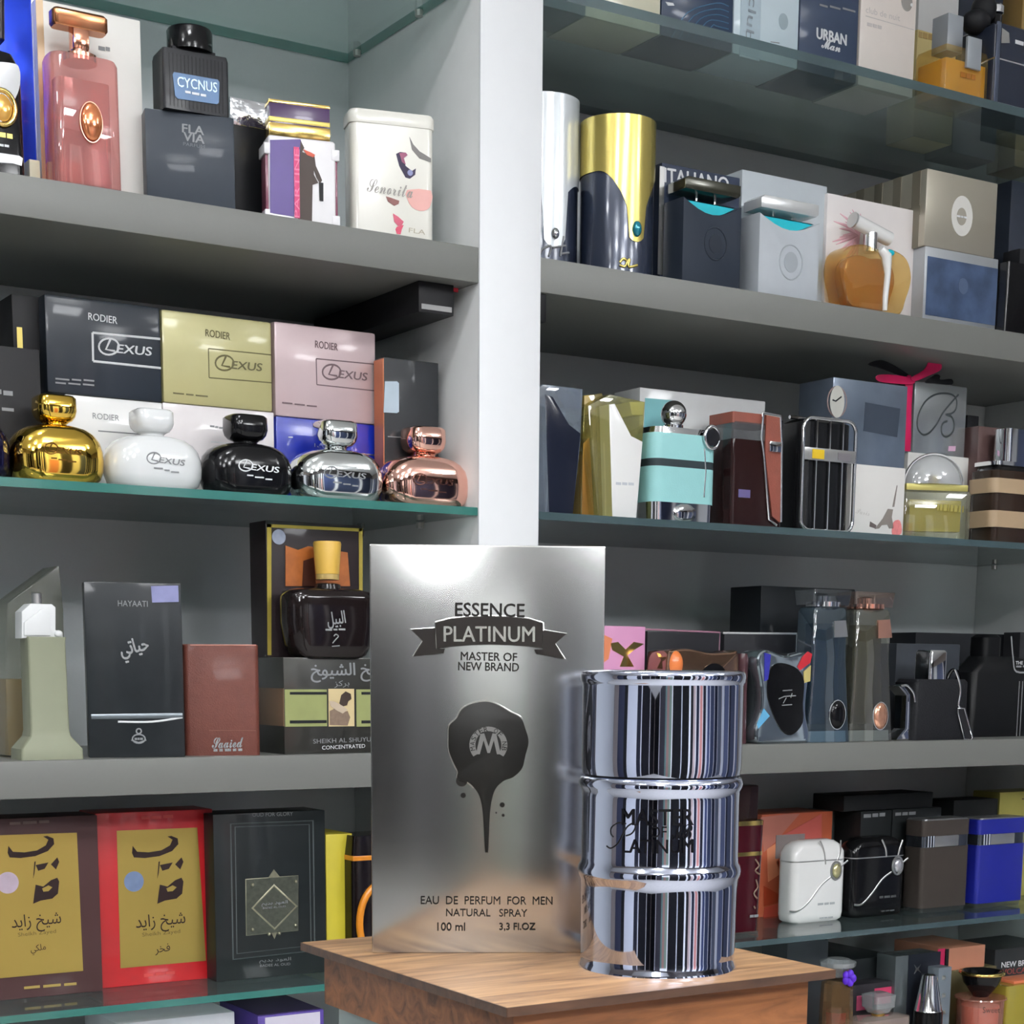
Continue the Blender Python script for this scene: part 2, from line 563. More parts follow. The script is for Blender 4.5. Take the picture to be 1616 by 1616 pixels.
# black bracket boxes under the upper boards
BLK = M('black plastic', (22, 22, 24), .45)
piece('shelf_bracket', slab(XD1 + .0003, XD1 + .012, YF + .004, YF + .06, S1 - .034 - .028, S1 - .0343, .0006), BLK, 'small black bracket under the right board beside the white upright', 'bracket')
GLF = G('shelf glass', (220, 231, 229), .14, .02, (150, 172, 172), base=.05, edge=.85)
GLE = G('shelf glass edge', (60, 130, 122), .62, .08, (74, 140, 130), base=.06, edge=.3)
PIN = M('steel pin', (190, 190, 185), .3, 1)
GLR = G('shelf glass edge grey', (80, 100, 104), .6, .08, (84, 104, 108), base=.06, edge=.3)
def glass(label, a, c, z, th, edge=None):
    me = slab(a + .001, c - .001, YF - .001, YB - .001, z - th, z)
    o = obj('glass_shelf', me, GLF)
    me.materials.append(edge or GLE)
    for p in me.polygons:
        if abs(p.normal.z) < .5:
            p.material_index = 1
    o['label'] = label
    o['category'] = 'glass shelf'
    for x in (a + .012, c - .012):
        for y in (YF + .1, YB - .045):
            obj('shelf_pin', lathe([(.004, z - th - .007), (.0045, z - th - .001)], 10, x, y), PIN, o)
glass('topmost glass shelf left of the white upright, above the pink bottle', XL1, XD0, ZE, .010)
glass('glass shelf under the row of round metallic bottles', XL1, XD0, ZG, .008)
glass('low glass shelf under the red and gold box', XL1, XD0, ZD, .007)
glass('topmost glass shelf right of the white upright, seen from below', XD1, XR, ZE, .010, GLR)
glass('glass shelf under the turquoise bottle with the silver ball', XD1, XR, ZG, .008, GLR)
glass('low glass shelf under the white and black flask pair', XD1, XR, ZD, .007, GLR)
# ------------------------------------------------------------------ wooden display stand in front
ZT = 1.227
WT = wood('stand wood', (96, 66, 46), (186, 146, 104), (7, 70, 70))
WD = wood('stand wood edge', (52, 36, 28), (88, 62, 46), (7, 70, 70))
st = bpy.data.objects.new('display_stand', None)
COL.objects.link(st)
st.location = (.411, .613, 0)
st['label'] = 'brown wooden display stand carrying the silver box and chrome bottle'
st['category'] = 'stand'
tb = obj('top_board', box(.162, .176, .0040, b=.0006), WT, st, (0, 0, ZT - .0040))
obj('board_edge', join(box(.1624, .0006, .0036, 0, -.0881, 0, 0), box(.0006, .1764, .0036, -.0811, 0, 0, 0), box(.0006, .1764, .0036, .0811, 0, 0, 0)), WD, tb, (0, 0, .0002))
obj('apron', box(.147, .161, .024, b=.0006), wood('apron wood', (80, 48, 28), (156, 100, 60), (6, 60, 60)), st, (0, 0, ZT - .028))
PG = G('pedestal glass', (205, 225, 222), .5, .03, (190, 205, 205))
PE = G('pedestal glass edge', (60, 140, 128), .7, .1, (90, 165, 152))
for nm, me, lc in (('side_glass', box(.006, .15, ZT - .028, b=0), (-.066, 0, 0)), ('side_glass', box(.006, .15, ZT - .028, b=0), (.066, 0, 0)), ('back_glass', box(.12, .006, ZT - .028, b=0), (0, .07, 0)), ('front_glass', box(.12, .006, ZT - .028, b=0), (0, -.07, 0))):
    o = obj(nm, me, PG, st, lc)
    me.materials.append(PE)
    ax = 0 if 'side' in nm else 1
    for p in me.polygons:
        if abs(p.normal[ax]) < .5:
            p.material_index = 1
# ------------------------------------------------------------------ foreground: silver box
INK = M('black print', (30, 28, 26), .4, noise=.02)
SILV = M('brushed silver card', (196, 196, 194), .19, 1, noise=.16, ns=22, bump=.015, bs=18)
t = carton('perfume_box', 'large silver perfume box with black wax seal on the wooden stand', 585, 951, 860, ZT, d=.042, mat=SILV, b=.0008, rz=-29.5, Y=.6335)
B = t
DRK = M('dark foil ribbon', (52, 48, 46), .3, .6, noise=.12, ns=120)
LIP = M('silver foil lip', (225, 225, 222), .2, 1)
def up1(x): return x
band = t.poly('ribbon', [(687, 983), (710, 977), (740, 974), (773, 973), (806, 974), (834, 977), (856, 983), (856, 1023), (834, 1020), (806, 1018), (773, 1017), (740, 1018), (710, 1020), (689, 1024)], DRK, t=.0016)
t.line('ribbon_edge', [(687, 982), (710, 976), (740, 973), (773, 972), (806, 973), (834, 976), (857, 983), (858, 1024)], 1.9, LIP, parent=band)
t.line('ribbon_edge', [(687, 983), (689, 1023), (701, 1023)], 1.9, LIP, parent=band)
a = t.poly('ribbon_tail', [(648, 993), (686, 991), (688, 1024), (702, 1024), (700, 1031), (652, 1036), (667, 1012)], DRK, t=.0008)
t.line('ribbon_edge', [(686, 991), (648, 993), (667, 1012), (652, 1036)], 1.5, LIP, parent=a)
a = t.poly('ribbon_tail', [(894, 1000), (857, 995), (856, 1025), (843, 1025), (846, 1032), (890, 1040), (876, 1016)], DRK, t=.0008)
t.line('ribbon_edge', [(857, 994), (894, 1000), (876, 1016), (891, 1040)], 1.5, LIP, parent=a)
t.text('ESSENCE', 718, 961.5, 828, 963.5, 21, INK, bold=.006)
t.text('PLATINUM', 700, 1000.5, 844, 1001, 24, LIP, bold=.006, up=2)
t.text('MASTER OF', 727, 1035, 816, 1037, 13, INK, bold=.006)
t.text('NEW BRAND', 723, 1051, 819, 1053, 13, INK, bold=.006)
t.text('EAU  DE  PERFUM  FOR  MEN', 664, 1420.5, 872, 1421.5, 13, INK)
t.text('NATURAL   SPRAY', 704, 1440, 832, 1441, 12, INK)
t.text('100 ml', 690, 1462.5, 734, 1462.5, 13, INK, bold=.004)
t.text('3,3 Fl.OZ', 788, 1463, 845, 1463, 13, INK, bold=.004)
WAX = M('black wax foil', (34, 33, 31), .32, .4, noise=.1, ns=150, coat=.2)
seal = [(767, 1107), (785, 1112), (806, 1124), (822, 1133), (829, 1150), (834, 1170), (829, 1192), (824, 1212), (810, 1226), (795, 1232), (783, 1243), (777, 1258), (773, 1285), (770.5, 1340), (768, 1344), (765, 1340), (762, 1285), (757, 1258), (748, 1243), (738, 1234), (728, 1232), (721, 1226), (722, 1217), (714, 1200), (708, 1183), (707.5, 1162), (709, 1145), (720, 1134), (729, 1119), (745, 1110)]
q = cat([t.L(*p) for p in seal], 4, True)
sl = t.add('wax_seal', prism(q, .0018, t.yf - .0006, .0005), WAX)
t.add('seal_rim', tube([(a, t.yf - .0004, c) for a, c in q[72:] + q[:14]], .0006, 6), LIP, sl)
t.disc('wax_drop', 728.5, 1232, 9, WAX, t=.0016)
for cx, cy, r in ((731, 1255, 4.2), (792.5, 1270, 4), (794, 1286.5, 2.4), (783, 1282.5, 1.4)):
    t.disc('wax_drop', cx, cy, r, WAX, n=14)
# horseshoe emblem
FO = M('grey foil', (150, 148, 146), .35, .8)
arc = []
for i in range(25):
    an = math.radians(-38 + 256 * i / 24)
    arc.append((770.5 + 30 * math.cos(an), 1175.5 - 30 * math.sin(an) * .97))
arc2 = []
for i in range(25):
    an = math.radians(-38 + 256 * i / 24)
    arc2.append((770.5 + 20.5 * math.cos(an), 1175.5 - 22 * math.sin(an)))
hs = t.poly('horseshoe', arc + arc2[::-1], FO, up=2.6, t=.0008)
for i, ch in enumerate('MASTER OF NB'):
    if ch == ' ':
        continue
    an = math.radians(193 - 206 * i / 11)
    cx, cy = 770.5 + 25.3 * math.cos(an), 1175.5 - 25.3 * math.sin(an)
    ux, uy = math.sin(an), math.cos(an)
    t.text(ch, cx - 3 * ux, cy - 3 * uy, cx + 3 * ux, cy + 3 * uy, 7.5, INK, parent=hs, up=4.2)
t.poly('monogram', [(751, 1190), (758, 1158), (764, 1157), (771, 1178), (777, 1157), (783, 1158), (790, 1190), (784, 1190), (779, 1168), (773, 1188), (769, 1188), (763, 1168), (757, 1190)], FO, up=2.8, t=.0008)
# ------------------------------------------------------------------ foreground: chrome barrel bottle
CHR = M('blue tinted chrome', (206, 212, 232), .035, 1, noise=.01)
pb = onZ(1037, 1545, ZT)
vd = Vector((CF.x, CF.y, 0)).normalized()
ctr = pb + vd * .033
t = T('barrel_bottle', 'chrome barrel shaped perfume bottle on the wooden stand', 'bottle', 917, 1167, 1060, ZT, d=.066, mid=True, facecam=True, Y=ctr.y)
BR = t
def rz_(y, r):
    x, z = t.L(1041, y)
    d = (Vector((t.org.x, t.org.y, t.z + z)) - CAM).dot(CF)
    return (r * d / FPX, z)
zb = 0.0
low = [rz_(y, r) for y, r in ((1531, 123.5), (1526, 125), (1519, 124.5), (1514, 121.5), (1504, 121), (1412, 122.5), (1396, 123), (1385, 124), (1379, 127), (1371, 128.5), (1363, 127), (1358, 124), (1350, 123.6), (1268, 123.6), (1255, 124), (1246, 125), (1241, 128), (1234, 129.5), (1227, 127.5), (1223.5, 124.5))]
low = [(low[0][0] - .004, 0), (low[0][0], .0012)] + [p for p in low[1:]]
t.add('barrel', lathe(low, 72, ang=.9), CHR)
zg = low[-1][1]
t.add('seam', lathe([(low[-1][0] - .0012, zg - .0005), (low[-1][0] - .0012, zg + .0012)], 64), M('seam black', (20, 20, 26), .4))
lid = [rz_(y, r) for y, r in ((1220.5, 124), (1212, 125.5), (1195, 126), (1081, 127), (1078, 128), (1076, 130), (1068, 130.8), (1062, 130), (1059, 127))]
lid = [(lid[0][0] - .0012, lid[0][1] - .0002)] + lid + [(lid[-1][0] - .004, lid[-1][1] + .0004)]
t.add('lid', lathe(lid, 72, ang=.9), CHR)
Rb = rz_(1310, 123.6)[0]
BK = M('gloss black print', (14, 14, 18), .3)
t.text('MASTER', 979, 1290, 1096, 1290, 25, BK, y=-Rb, bold=.006, curve=(Rb, 0, 0))
t.text('OF', 1026, 1313, 1052, 1313, 17, BK, y=-Rb, curve=(Rb, 0, 0))
t.text('\U0001D4DC\U0001D4D1', 1060, 1313, 1094, 1313, 22, BK, y=-Rb, curve=(Rb, 0, 0))
t.text('LATINUM', 980, 1336, 1096, 1336, 21, BK, y=-Rb, bold=.006, curve=(Rb, 0, 0))
def cyl_line(t, pts, r, R, mat, name='swash', sm=6):
    q = cat([t.L(*p, yl=-R) for p in pts], sm)
    t.add(name, tube([(R * math.sin(a / R), -R * math.cos(a / R), c) for a, c in q], t.px(r), 6), mat)
cyl_line(t, [(949, 1338), (958, 1341), (971, 1333), (980, 1318), (988, 1306), (998, 1300), (1002, 1306), (996, 1316), (986, 1320)], 1.3, Rb, BK)
cyl_line(t, [(986, 1301), (972, 1300), (959, 1308), (958, 1318), (963, 1323)], 1.1, Rb, BK)
# ================================================================== left bay, upper board
GOLD = M('gold metal', (232, 200, 120), .14, 1, noise=.04)
DGOLD = M('dull gold foil', (190, 172, 96), .32, .8, noise=.12, ns=40)
CHROME = M('chrome', (225, 226, 228), .06, 1, noise=.02)
ROSE = M('rose gold metal', (236, 176, 152), .12, 1, noise=.04)
BLKC = M('black coated card', (40, 42, 46), .4, coat=.35, noise=.08)
BLKG = M('gloss black', (16, 16, 18), .12, coat=.5, noise=.02)
BLKM = M('matt black', (28, 29, 32), .55, noise=.06)
WHC = M('white coated card', (236, 236, 234), .4, coat=.3, noise=.02)
WHG = M('gloss white', (240, 240, 238), .15, coat=.5, noise=.01)
SILVC = M('silver card', (200, 200, 198), .28, .9, noise=.08)
WINK = M('white print', (226, 228, 230), .5, noise=.02)
GINK = M('grey print', (130, 132, 134), .5, noise=.02)
NAVY = M('navy card', (38, 46, 66), .4, coat=.3, noise=.1)
CLEAR = G('clear glass', (236, 240, 240), .06, .03, (200, 205, 205), base=.06)
# blue box and dark bottle at the left border
t = carton('perfume_box', 'cobalt blue metallic box at the top left corner', -62, 61, -60, S1, .07, .05, M('cobalt foil', (24, 58, 190), .3, .7, coat=.3, noise=.15))
t.add('side_stripe', box(t.px(9), .002, t.h, t.w / 2 - t.px(5), -t.d / 2 - .0006, 0, 0), SILVC)
t = T('perfume_bottle', 'dark bottle with silver heart label cut by the left border, before the blue box', 'bottle', -60, 38, 70, S1, .012, .034)
W, H, D = t.w, t.h, t.d
t.add('glass_body', loft([(0, W * .96, D, .006), (.004, W, D, .008), (H * .86, W, D, .01), (H * .97, W * .8, D * .8, .01), (H, W * .4, D * .5, .006)]), BLKG)
t.poly('silver_label', [(-20, 108), (20, 100), (31, 112), (30, 140), (18, 168), (12, 185), (-20, 195)], CHROME, sm=4)
c = t.L(3, 170)
R = t.px(26)
t.add('gold_ring', tube([(c[0] + R * .8 * math.cos(a), t.yf - .001, c[1] + R * math.sin(a)) for a in [i * math.pi / 12 for i in range(24)]], t.px(4), 8, True), GOLD)
t.add('amber_disc', ball(R * .8, c[0], t.yf, c[1], .8, .2, 1), M('amber enamel', (215, 165, 80), .15, .4, coat=.6))
t.dash(-14, 210, 21, 216, 10, DGOLD)
t.dash(-8, 228, 15, 231, 5, WINK)
t.poly('foot_label', [(-10, 240), (30, 246), (36, 250), (34, 262), (20, 258), (-10, 256)], CHROME)
t.add('neck', lathe([(.010, H), (.011, H + .004), (.009, H + .008)], 20), GOLD)
t.add('cap', loft([(H + .008, .03, .024, .005), (H + .045, .032, .026, .005), (H + .048, .026, .02, .005)]), M('violet black cap', (40, 34, 44), .2, coat=.5))
# white open box and the pink bottle in it
WB = M('white foil lined card', (238, 236, 230), .3, coat=.25, noise=.03)
t = carton('perfume_box', 'tall white gift box standing behind the pink bottle', 63, 224, 16, S1, .058, .05, WB)
t.add('beige_edge', box(t.px(11), .0006, t.h, -t.w / 2 + t.px(6), -t.d / 2 - .0002, 0, 0), M('beige foil', (206, 180, 146), .35, .2))
t.dash(155, 76, 174, 78, 8, GINK, n=2)
wbz = S1
PINKG = G('pink tinted glass', (246, 206, 202), .3, .03, (222, 168, 164), base=.06, edge=.6)
t = T('perfume_bottle', 'tall pink glass bottle with rose gold hammer shaped cap', 'bottle', 86, 192, 84, wbz, .012, .036)
W, H, D = t.w, t.h, t.d
t.add('glass_body', loft([(0, W * .97, D * .9, .006), (.004, W, D, .009), (H * .95, W, D, .010), (H * .985, W * .96, D * .92, .011), (H, W * .84, D * .7, .008)]), PINKG)
t.add('perfume', loft([(.006, W * .78, D * .6, .006), (H * .82, W * .78, D * .6, .006)]), G('rose liquid', (236, 178, 172), .3, .05, (210, 144, 140)))
t.add('glass_foot', box(W * .94, D * .9, .004, 0, 0, .0002, .001), CLEAR)
c = t.L(144, 193)
t.add('jewel', ball(t.px(17), c[0], t.yf - .002, c[1], 1, .35, 1.65), M('copper jewel', (232, 142, 92), .08, .7, coat=.8, noise=.25, ns=200))
c = t.L(143, 186)
t.add('jewel_rim', tube([(c[0] + t.px(18) * math.cos(i * math.pi / 14), t.yf - .001, c[1] - t.px(7) + t.px(30) * math.sin(i * math.pi / 14)) for i in range(28)], .0008, 6, True), ROSE)
t.add('collar', lathe([(t.px(27), H - .004), (t.px(27), H + .002), (t.px(16), H + .004), (t.px(15), H + .006)], 28), ROSE)
zc = H + .006
t.add('neck', box(t.px(26), t.px(26), t.px(32), 0, 0, zc, .002), M('pale copper gloss', (226, 160, 130), .08, .9, noise=.1))
zt = zc + t.px(30)
t.add('hammer_cap', loft([(zt, t.px(84), t.px(26), .004), (zt + t.px(4), t.px(90), t.px(30), .005), (zt + t.px(22), t.px(90), t.px(30), .005), (zt + t.px(26), t.px(82), t.px(24), .004)]), M('copper cap', (196, 132, 92), .18, .9, noise=.08))
# small cream box low at the left
plain('carton', 'small cream carton showing between the blue box and white box', 47, 64, 252, S1, .045, .03, M('cream card', (214, 208, 180), .5))
# black box with the square black bottle on top
t = carton('perfume_box', 'dark slate carton with grey lettering under the square black bottle', 231, 370, 178, S1, .03, .026, M('slate card', (46, 53, 62), .42, coat=.25, noise=.06), rz=-12)
t.text('FLA', 287, 202, 322, 207, 13, GINK, bold=.01)
t.text('VIA', 289, 215, 323, 221, 13, GINK, bold=.01)
t.text('PARFUM', 289, 227, 323, 232, 5, M('dim print', (96, 100, 106), .5))
ft = t.top
b_ = t
t = T('perfume_bottle', 'square black bottle with blue label and round cap, on the slate carton', 'bottle', 258, 361, 82, ft, .026, .034, rz=-4)
W, H, D = t.w, t.h, t.d
t.add('glass_body', loft([(0, W * .98, D, .002), (.002, W, D, .003), (H - .004, W, D, .003), (H, W * .97, D * .96, .003)]), M('black lacquer', (34, 35, 38), .4, coat=.2))
for i in range(15):
    x = -W * .4 + W * .8 * i / 14
    t.add('groove', box(.0006, .0006, H * .86, x, -D / 2, H * .05, 0), M('black plastic', (22, 22, 24), .45))
t.poly('blue_label', [(274, 114), (343, 126), (346, 130), (345, 162), (342, 165), (280, 156), (276, 152), (272, 118)], M('blue foil label', (66, 92, 124), .3, .3, noise=.3, ns=50), up=1)
t.text('CYCNUS', 279, 129, 342, 139, 15, M('steel letters', (150, 170, 180), .25, .8), bold=.006, up=2)
t.dash(291, 145, 326, 152, 5, WINK, up=2)
t.add('neck', box(W * .66, D * .7, .004, 0, 0, H, .001), BLKM)
t.add('cap', lathe([(t.px(36), H + .003), (t.px(36), H + .004), (t.px(36), H + t.px(36)), (t.px(34), H + t.px(39)), (t.px(20), H + t.px(40))], 40), BLKG)
# black box with foil top behind
t = carton('perfume_box', 'black carton with crinkled silver foil top behind the gold capped bottle', 366, 440, 160, S1, .07, .06, M('deep black card', (14, 15, 18), .45, coat=.2))
FOIL = M('crinkled foil', (220, 222, 226), .16, 1, bump=.9, bs=70)
t.add('foil_top', box(t.w + .001, t.d + .001, t.px(40), 0, 0, t.h - t.px(40), .001), FOIL)
# purple and white bottle with gold cap
t = T('perfume_bottle', 'purple and white block bottle with gold and purple cap', 'bottle', 421, 533, 218, S1, .018, .024, rz=-12)
W, H, D = t.w, t.h, t.d
t.add('frame', loft([(0, W * .94, D, .002), (H * .98, W * .94, D, .002), (H, W * .9, D * .9, .002)]), M('white resin', (235, 233, 235), .25, coat=.3))
t.add('side_rod', box(.005, D * .8, H * .84, -W * .47, 0, H * .06, .001), M('magenta brown', (110, 40, 66), .3, coat=.3))
t.add('side_rod', box(.005, D * .8, H * .84, W * .47, 0, H * .06, .001), M('magenta brown', (110, 40, 66), .3, coat=.3))
for sx in (-1, 1):
    for zz in (.015, .78):
        t.add('corner_clamp', box(.008, D * 1.04, H * .13, sx * W * .47, 0, H * zz, .001), MATS['white resin'])
PUR = M('violet lacquer', (70, 44, 122), .4, coat=.1)
t.poly('violet_panel', [(426, 221), (474, 220), (478, 232), (464, 342), (426, 336)], PUR)
t.rect('pink_strip', 463, 232, 473, 345, M('magenta print', (206, 48, 110), .4, noise=.3, ns=400), up=2)
t.text('PARTINE', 468, 344, 468, 236, 8, M('light magenta', (225, 110, 150), .4), up=3)
BRN = M('brown print', (74, 64, 60), .5)
t.poly('figure_print', [(474, 222), (480, 234), (476, 240), (484, 243), (496, 246), (498, 262), (504, 275), (508, 285), (505, 290), (499, 280), (495, 268), (495, 276), (502, 289), (493, 292), (492, 350), (470, 346)], BRN, up=1)
t.poly('red_collar_print', [(478, 236), (490, 241), (497, 245), (494, 249), (484, 245)], M('red print', (206, 92, 70), .5), up=2)
t.poly('case_print', [(503, 288), (510, 289), (510, 318), (504, 317)], M('black plastic', (22, 22, 24), .45), up=1)
zc = H
t.add('collar', box(W * .5, D * .6, .006, 0, 0, zc - .002, .001), DGOLD)
cw = t.px(97)
cx = t.L(474, 190)[0]
def cz(y): return t.L(474, y)[1]
cap = t.add('cap', box(cw, D * .8, cz(160) - cz(216), cx, 0, cz(216), .001), M('cap violet', (70, 50, 84), .2, coat=.6))
t.add('gold_band', box(cw + .001, D * .82, cz(196) - cz(216), cx, 0, cz(216), .0012), GOLD, cap)
t.add('gold_band', box(cw + .0006, D * .81, cz(187) - cz(195), cx, 0, cz(195), .0006), DGOLD, cap)
t.add('gold_band', box(cw + .0006, D * .81, cz(160) - cz(166), cx, 0, cz(166), .0006), GOLD, cap)
# white tin with a painted face
IV = M('ivory tin', (236, 234, 224), .22, coat=.5, noise=.01)
t = T('perfume_tin', 'ivory tin with lid and painted face of a woman', 'tin', 553, 687, 176, S1, .024, .034, rz=-14)
W, H, D = t.w, t.h, t.d
hl = t.px(20)
t.add('tin_body', loft([(0, W * .96, D * .96, .007), (.002, W * .975, D * .97, .008), (H - hl, W * .975, D * .97, .008)]), IV)
t.add('lid', loft([(H - hl, W, D * 1.02, .009), (H - hl + .001, W * 1.01, D * 1.03, .009), (H - .0025, W * 1.01, D * 1.03, .009), (H, W * .97, D * .98, .008)]), IV)
yy = -D * .485
K1 = M('face dark print', (44, 34, 62), .4)
K2 = M('face rose print', (190, 66, 96), .4)
t.poly('eye_print', [(625, 243), (631, 240), (640, 241), (634, 248), (640, 262), (650, 270), (656, 266), (655, 276), (647, 282), (640, 280), (630, 262)], K1, y=yy)
t.poly('eye_print', [(630, 242), (640, 241), (643, 245), (637, 250), (640, 260), (634, 256)], M('mauve print', (140, 60, 96), .4), y=yy, up=1)
t.disc('iris_print', 647, 273, 4.5, M('blue grey print', (120, 124, 170), .3), y=yy, up=1, n=12)
t.poly('brow_print', [(646, 216), (652, 228), (662, 239), (680, 250), (680, 256), (662, 250), (650, 236)], M('brow print', (110, 106, 104), .5), y=yy)
t.poly('cheek_print', [(642, 300), (680, 301), (680, 322), (674, 331), (662, 333), (650, 327), (643, 315)], M('blush print', (232, 176, 168), .5), y=yy, sm=2)
t.poly('nose_print', [(609, 310), (616, 312), (630, 317), (629, 322), (622, 325), (612, 318)], M('nose print', (120, 70, 66), .5), y=yy)
t.poly('lips_print', [(620, 337), (628, 342), (637, 350), (634, 356), (628, 357), (622, 350)], K2, y=yy)
t.poly('lips_print', [(626, 358), (637, 355), (634, 362), (632, 370), (626, 369), (624, 362)], M('lip red print', (206, 58, 92), .4), y=yy)
t.text('\U0001D4DC\U0001D4EE\U0001D4F7\U0001D4F8\U0001D4FB\U0001D4F2\U0001D4FD\U0001D4EA'.replace('\U0001D4DC', '\U0001D4E2'), 579, 292, 651, 303, 20, M('script grey print', (150, 146, 140), .5), y=yy, up=2)
t.text('FLA', 645, 363, 671, 367, 7, M('pale gold print', (180, 172, 150), .5), y=yy)
# ================================================================== left bay, glass shelf with metallic bottles
def print_rodier(t, ink, tx0, ty0, tx1, ty1, fx0, fy0, fx1, fy1, fy2, fy3, lx0, ly0, lx1, ly1, lh, bw, sx=None):
    t.text('RODIER', tx0, ty0, tx1, ty1, 11, ink, bold=.006)
    t.line('frame_line', [(fx1, fy1), (fx0, fy0)], bw, ink)
    t.line('frame_line', [(fx0, fy0), (fx0 + 1, fy2)], bw, ink)
    t.line('frame_line', [(fx0 + 1, fy2), (fx1 + 1, fy3)], bw, ink)
    lexus(t, ink, lx0, ly0, lx1, ly1, lh)
def lexus(t, ink, x0, y0, x1, y1, h, y=None, curve=None, ring=True, k=1.0):
    w = x1 - x0
    r = h * .72
    sl = (y1 - y0) / w
    t.text('EXUS', x0 + r * 1.7, y0 + sl * r * 1.7 + h * .08, x1, y1, h * .62, ink, y=y, bold=.01, shear=.15, curve=curve)
    if curve is None:
        t.line('emblem', [(x0 + r + r * 1.0 * math.cos(a), y0 + sl * r + r * .82 * math.sin(a)) for a in [i * math.pi / 10 for i in range(20)]], max(.8, h * .07), ink, y=y, closed=True)
        t.line('emblem', [(x0 + r * 1.15, y0 - r * .6), (x0 + r * .7, y0 + r * .4), (x0 + r * 1.6, y0 + r * .45 + sl * r)], max(.8, h * .08), ink, y=y)
    else:
        t.text('L', x0 + r * .4, y0, x0 + r * 1.6, y0 + sl * r, h, ink, y=y, shear=.3, curve=curve)
FILM = .45
# lower row of boxes first, the upper row stands on them
lw = carton('perfume_box', 'white carton behind the gold and white bottles', 106, 257, 629, ZG, .085, .05, WHC)
lw.text('RODIER', 146, 656, 188, 660, 9, GINK)
lw.line('frame_line', [(155, 680), (232, 686)], 1, GINK)
ld = lw
lp = carton('perfume_box', 'pale pinkish white carton behind the black bottle', 259, 433, 643, ZG, .085, .05, M('pale pink card', (232, 226, 226), .4, coat=.3))
lp.dash(331, 672, 352, 676, 4, GINK)
lp.line('frame_line', [(333, 697), (420, 706)], 1, WINK)
lb = carton('perfume_box', 'royal blue carton behind the silver bottle', 437, 597, 664, ZG, .085, .05, M('royal blue card', (22, 42, 160), .3, coat=.5, noise=.12))
lb.line('frame_line', [(455, 690), (462, 690)], 1, WINK)
lb.text('RODIER', 496, 700, 540, 706, 10, SILVC)
lb.line('frame_line', [(530, 712), (597, 719)], 1.2, SILVC)
dk = M('dark blue grey card', (38, 44, 52), .35, coat=.5, noise=.15, ns=30)
t = carton('perfume_box', 'black carton with silver car emblem lettering, topmost of its stack', 73, 254, 474, lw.top, .083, .05, dk, b=.003)
print_rodier(t, WINK, 139, 499, 185, 506, 146, 525, 253, 535, 570, 581, 156, 545, 240, 555, 22, 1.8)
t.dash(86, 598, 151, 601, 3.5, GINK)
t.dash(86, 604, 151, 608, 3.5, GINK)
gd = M('pale gold card', (186, 180, 128), .35, .15, coat=.25, noise=.05)
t = carton('perfume_box', 'pale gold carton with car emblem lettering, topmost of its stack', 257, 429, 498, lp.top, .083, .05, gd, b=.003)
gk = M('gold dark print', (96, 90, 52), .5)
print_rodier(t, gk, 324, 525, 363, 531, 329, 550, 428, 560, 596, 604, 340, 571, 414, 580, 20, .9)
t.dash(272, 620, 330, 626, 3, gk)
pc = M('pale rose card', (196, 174, 176), .35, .15, coat=.25, noise=.05)
t = carton('perfume_box', 'pale rose carton with car emblem lettering, topmost of its stack', 434, 593, 516, lb.top, .083, .05, pc, b=.003)
rk = M('rose dark print', (104, 84, 88), .5)
print_rodier(t, rk, 497, 543, 533, 548, 499, 566, 593, 575, 607, 617, 509, 585, 580, 595, 20, .9)
t.dash(444, 635, 502, 642, 3, rk)
# tall black carton at the right
t = carton('perfume_box', 'tall black carton with pale blue sticker beside the upright', 606, 692, 568, ZG, .06, .02, M('charcoal card', (40, 42, 45), .4, coat=.3))
t.add('copper_edge', box(.0012, t.d * .98, t.h * .99, -t.w / 2, 0, 0, 0), M('copper foil', (196, 120, 84), .3, .6))
t.poly('sticker', [(607, 602), (626, 602), (629, 605), (629, 650), (626, 652), (605, 651)], M('pale blue sticker', (176, 192, 204), .5), up=1)
t.line('frame_line', [(612, 689), (632, 690)], .8, GINK)
# black long box fixed under the board
bx = T('control_box', 'long black box fixed beneath the board, above the pale rose carton', 'control box', 661, 716, 438, S1 - .034 - .030, .022, .24)
bx.h = .0298
bx.add('housing', box(bx.w, bx.d, bx.h, b=.001), M('control black', (30, 30, 32), .5))
bx.add('light_strip', box(bx.w * .86, .001, .005, 0, -bx.d / 2 - .0004, .003, 0), M('strip grey', (150, 150, 150), .5))
bx.add('red_tape', box(.012, .001, .004, bx.w * .62, -bx.d / 2 + .01, bx.h - .004, 0), M('red tape', (190, 30, 50), .5))
# dark boxes at the left
t = carton('perfume_box', 'dark grey carton standing at the left border behind the gold bottle', -70, 66, 545, ZG, .075, .05, M('dark grey card', (36, 36, 38), .5))
t.dash(-30, 614, 22, 622, 10, GINK)
t.dash(-34, 640, 24, 648, 7, GINK)
dtop = t.top
t = carton('perfume_box', 'black carton lying on the dark grey carton, beside the emblem boxes', 20, 64, 466, dtop, .1, .05, M('dark grey card 2', (34, 34, 36), .5))
t.rect('gold_strip', 26, 516, 36, 552, DGOLD)
